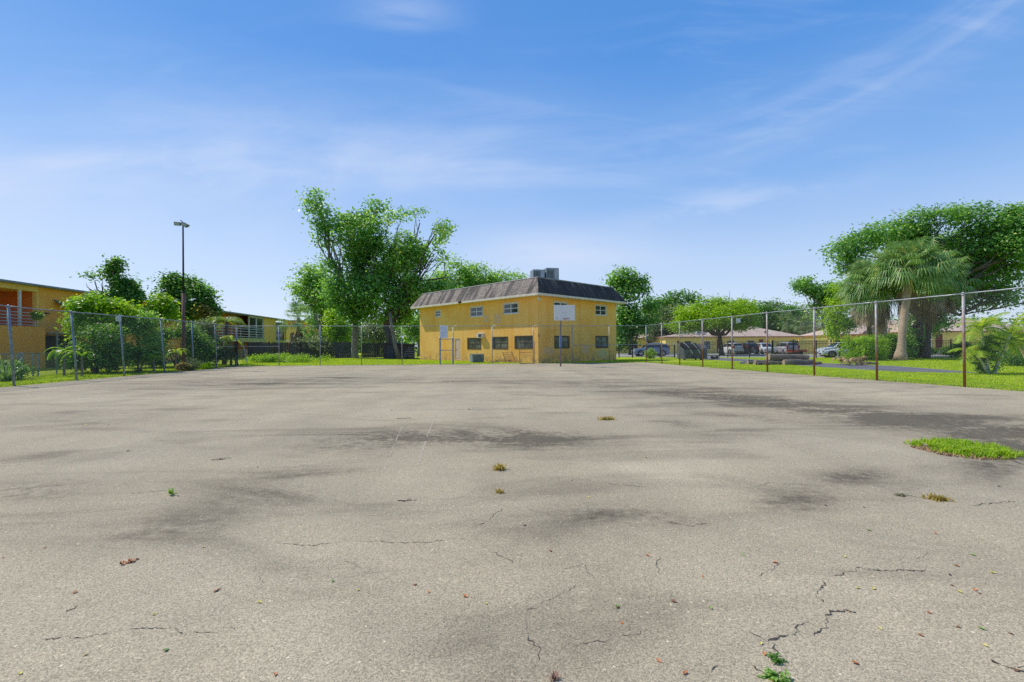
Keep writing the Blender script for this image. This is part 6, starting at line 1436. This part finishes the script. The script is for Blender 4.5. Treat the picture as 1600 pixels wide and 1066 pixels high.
M_dead = {'brown': mat('leaf_brown', (.20, .09, .045), .7, (.30, .14, .06), 30), 'orange': mat('leaf_orange', (.55, .22, .06), .7, (.48, .15, .05), 30), 'yellow': mat('leaf_yellow', (.62, .55, .14), .7, (.55, .45, .10), 30), 'green': mat('leaf_fallen_green', (.16, .30, .05), .6, (.22, .34, .06), 30), 'dark': mat('leaf_dark', (.06, .035, .03), .8, (.10, .05, .04), 30)}
def leafmesh(mt, nm, seed):
    q = random.Random(seed); m = MB(); prof = [(0, .0), (.12, .20), (.35, .34), (.6, .30), (.85, .14), (1.0, 0)]; ctr_, l_, r_ = [], [], []
    c = q.uniform(.15, .5)
    for x, w in prof: z = .02 + c*.5*(x-.5)**2*1.2; ctr_.append((x-.5, 0, z)); l_.append((x-.5+q.uniform(-.02, .02), w, z + w*q.uniform(.3, .7))); r_.append((x-.5+q.uniform(-.02, .02), -w, z + w*q.uniform(.2, .6)))
    n_ = len(prof); m.v = ctr_ + l_ + r_
    for i in range(n_-1): m.f += [(i, i+1, n_+i+1, n_+i), (i, 2*n_+i, 2*n_+i+1, i+1)]
    m.tube([(-.5, 0, .05), (-.75, .04, .02)], .012, 4)
    return m
LFB = {}
LEAVES = [(200,880,'orange'),(215,874,'orange'),(118,926,'orange'),(337,924,'orange'),(343,921,'brown'),(406,941,'yellow'),(70,856,'orange'),(430,1054,'orange'),(32,1052,'yellow'),(134,1023,'yellow'),(242,960,'yellow'),(318,855,'yellow'),(560,922,'yellow'),(648,914,'orange'),(670,925,'orange'),(520,908,'green'),(260,1016,'green'),(727,932,'orange'),(760,943,'yellow'),(5,872,'orange'),(1029,1033,'orange'),(1070,1052,'orange'),(971,973,'orange'),(964,948,'green'),(965,949,'brown'),(1110,950,'green'),(1012,868,'orange'),(1053,940,'brown'),(860,861,'brown'),(1161,867,'green'),(1211,879,'orange'),(1098,901,'orange'),(1194,1022,'orange'),(1189,1006,'yellow'),(1205,1062,'orange'),(1336,1036,'orange'),(1375,982,'yellow'),(1438,992,'brown'),(1497,980,'brown'),(1535,983,'green'),(1530,927,'brown'),(1523,922,'orange'),(1495,884,'brown'),(1484,898,'dark'),(1488,915,'brown'),(1462,834,'orange'),(1358,829,'green'),(1520,867,'green'),(1540,1009,'yellow'),(1588,1048,'brown'),(1579,990,'brown'),(1500,925,'yellow'),(1341,919,'yellow'),(1326,955,'brown'),(1534,843,'yellow'),(1320,870,'yellow'),(1365,920,'yellow'),(1451,957,'orange'),(1552,895,'yellow'),(919,777,'yellow'),(632,783,'dark'),(404,657-0,'dark'),(134,664,'yellow'),(170,664,'dark'),(345,717,'dark'),(403,730,'dark'),(200,705,'dark'),(602,666,'dark'),(612,641,'dark'),(733,640,'dark'),(1357,664,'dark'),(340,622,'yellow'),(1350,793,'dark'),(1290,790,'dark'),(1560,760,'dark'),(640,654,'dark'),(1010,715,'yellow'),(820,821,'dark')]
LAB = {'brown': 'small dry brown leaf lying on the open court', 'orange': 'small orange fallen leaf lying on the open court', 'yellow': 'small yellow fallen leaf lying on the open court', 'green': 'small green leaf dropped on the open court', 'dark': 'tiny dark dead leaf lying on the open court'}
rl = random.Random(12)
for i, (px, py, k) in enumerate(LEAVES):
    g_ = G(px, py, .016); s = min(.085, rl.uniform(.02, .036) * max(1, g_.y/3.6)**.5)
    if k not in LFB: o = leafmesh(M_dead[k], k, i).build('fallen_leaf', M_dead[k]); LFB[k] = o; tag(o, LAB[k], 'leaf', k + ' fallen leaves scattered on the court')
    else: o = LFB[k].copy(); COL.objects.link(o)
    o.location = g_; o.scale = (s, s*rl.uniform(.7, 1), s); o.rotation_euler = (rl.uniform(-.2, .2), rl.uniform(-.2, .2), rl.uniform(0, 6.28))
# the clump of orange bits
m = MB()
t = thing('leaf_clump', 'clump of crumpled orange leaves on the left side of the court', 'dead leaves', G(200, 880, .015)); q = np.random.RandomState(3); V = []; Fc = []
for k in range(14): broad(V, Fc, (q.normal()*.016, q.normal()*.02, .005+q.rand()*.012), q.uniform(0, 6.28), q.uniform(-.1, .8), .035, .007, 1.5)
npmesh('crumpled_leaves', V, Fc, M_dead['orange'], t)
# twigs
for i, (px, py, L, a, lab) in enumerate(((346, 718, .22, .5, 'dark twig lying far left of the dry tuft'), (636, 782, .17, .1, 'short twig with side shoots near the middle of the court'), (1590, 1045, .16, -.7, 'thin twig at the bottom right corner'), (632, 654, .30, .35, 'long twig far out on the left half of the court'))):
    t = thing('twig', lab, 'twig', G(px, py, .018), a); m = MB(); q = np.random.RandomState(i); limb(m, (-L/2, 0, .004), (L/2, 0, .004), .0045, .002, q, .08, 5, 5); m.build('stem', M_bark_d, t)
    m = MB(); limb(m, (0, 0, .004), (L*.2, L*.18, .012), .0025, .001, q, .08, 4, 3); m.build('side_shoot', M_bark_d, t)

# ------------------------------------------------------------------ cracks and the worn court lines
M_crack = mat('crack_soil', (.045, .038, .032), 1.0, (.09, .075, .06), 40)
def crack(mb, pts, w, seed, gapf=.15, z=.0165, step=.013):
    rng = random.Random(seed); g_ = [G(px, py, z) for px, py in pts]; path = []
    for a, b in zip(g_[:-1], g_[1:]):
        L = (b-a).length; n = max(2, int(L/step)); d = (b-a)/L; nn = Vector((-d.y, d.x, 0)); o = 0
        for i in range(n):
            o = o*.82 + rng.uniform(-1, 1)*step*.85; path.append(a + d*L*i/n + nn*o)
    path.append(g_[-1]); N = len(path); on = True
    prev = None
    for i, p in enumerate(path):
        if rng.random() < gapf: on = not on if rng.random() < .6 else on
        q = path[min(i+1, N-1)] - path[max(i-1, 0)]; q.z = 0
        if q.length < 1e-6: continue
        q.normalize(); nn = Vector((-q.y, q.x, 0)); ww = w*rng.uniform(.15, 1.4)*(1 if on else .35)*min(1, i/3+.2, (N-i)/3+.1)
        cur = (p-nn*ww, p+nn*ww)
        if prev: mb.add([tuple(x) for x in (prev[0], prev[1], cur[1], cur[0])], [(0, 1, 2, 3)])
        prev = cur
CR = [([(1202,1003),(1222,993),(1238,992),(1250,985),(1247,979),(1268,974)],.0075),([(1270,993),(1290,980),(1291,968),(1297,957),(1318,952),(1338,956)],.0065),([(1202,1003),(1212,1016),(1208,1026)],.004),([(1170,986),(1198,1000)],.002),
      ([(1300,898),(1322,893),(1345,886),(1352,891),(1400,892),(1445,890)],.004),([(1283,905),(1280,918),(1277,931),(1286,940)],.005),([(1262,930),(1268,928)],.003),([(1345,886),(1440,894),(1485,905)],.0018),([(1430,873),(1445,868),(1450,862)],.003),
      ([(1222,1048),(1218,1057),(1212,1066)],.006),([(1172,1036),(1186,1048),(1198,1060)],.004),
      ([(820,968),(822,985),(830,1002),(842,1018),(850,1032)],.0028),([(822,955),(850,940),(880,925),(900,915)],.0022),([(1030,868),(1028,885),(1033,897)],.0022),
      ([(95,961),(120,948),(150,932),(170,918)],.0028),([(60,999),(110,996),(160,992),(175,989)],.0028),([(200,982),(245,979),(262,982),(285,990)],.003),([(350,980),(366,984)],.004),([(300,987),(345,986)],.0015),
      ([(440,850),(500,850),(570,845),(640,847),(700,843),(750,842)],.0028),([(275,880),(305,890),(320,902)],.0018),([(405,900),(412,920)],.0018),([(770,860),(790,873),(800,880)],.002),([(745,824),(770,806),(800,786)],.0022),
      ([(200,772),(240,768),(262,766)],.003),([(605,715),(616,707),(607,700),(612,690)],.0022),([(885,755),(900,748),(960,757),(1010,760)],.003),([(1040,815),(1080,822),(1110,818)],.003),
      ([(1175,760),(1200,754),(1260,757),(1310,760)],.0022),([(1405,770),(1420,774),(1450,780)],.004),([(1515,789),(1550,787),(1585,783)],.005),([(1586,720),(1600,726)],.012),([(800,794),(830,797),(860,803)],.002),
      ([(280,646),(330,648),(420,648)],.004),([(1370,640),(1420,652),(1480,660)],.004),([(900,1010),(940,1004),(1000,985)],.0014),([(1110,1050),(1150,1040)],.002),([(540,876),(565,888)],.002),([(880,890),(910,880),(925,900)],.0016),([(1180,900),(1220,880)],.0013)]
m = MB()
for i, (p_, w) in enumerate(CR): crack(m, p_, w*.78 + .0005, i)
struct(m.build('court_cracks', M_crack))
M_line = mat('worn_white_line', (.43, .37, .27), .95, (.38, .33, .24), 14, lo=.4, hi=.6)
def line(mb, pts, w, seed, keep=.6):
    rng = random.Random(seed); g_ = [G(px, py, .0155) for px, py in pts]
    for a, b in zip(g_[:-1], g_[1:]):
        L = (b-a).length; n = int(L/.16); d = (b-a)/L; nn = Vector((-d.y, d.x, 0))
        for i in range(n):
            if noise.noise(Vector((i*.35, seed*5.1, 0)))*.5+.5 > keep: continue
            w0, w1 = w*rng.uniform(.3, 1), w*rng.uniform(.3, 1); p, q = a+d*L*i/n, a+d*L*(i+.9)/n
            mb.add([tuple(p-nn*w0), tuple(p+nn*w1), tuple(q+nn*w0), tuple(q-nn*w1)], [(0, 1, 2, 3)])
m = MB(); line(m, [(706, 590), (690, 628), (668, 680), (655, 722)], .016, 1, .60); line(m, [(640, 640), (618, 690), (600, 735)], .010, 2, .52); line(m, [(800, 594), (690, 598)], .02, 3, .45); line(m, [(780, 735), (784, 750), (781, 762)], .006, 4, .8)
struct(m.build('court_lines', M_line))
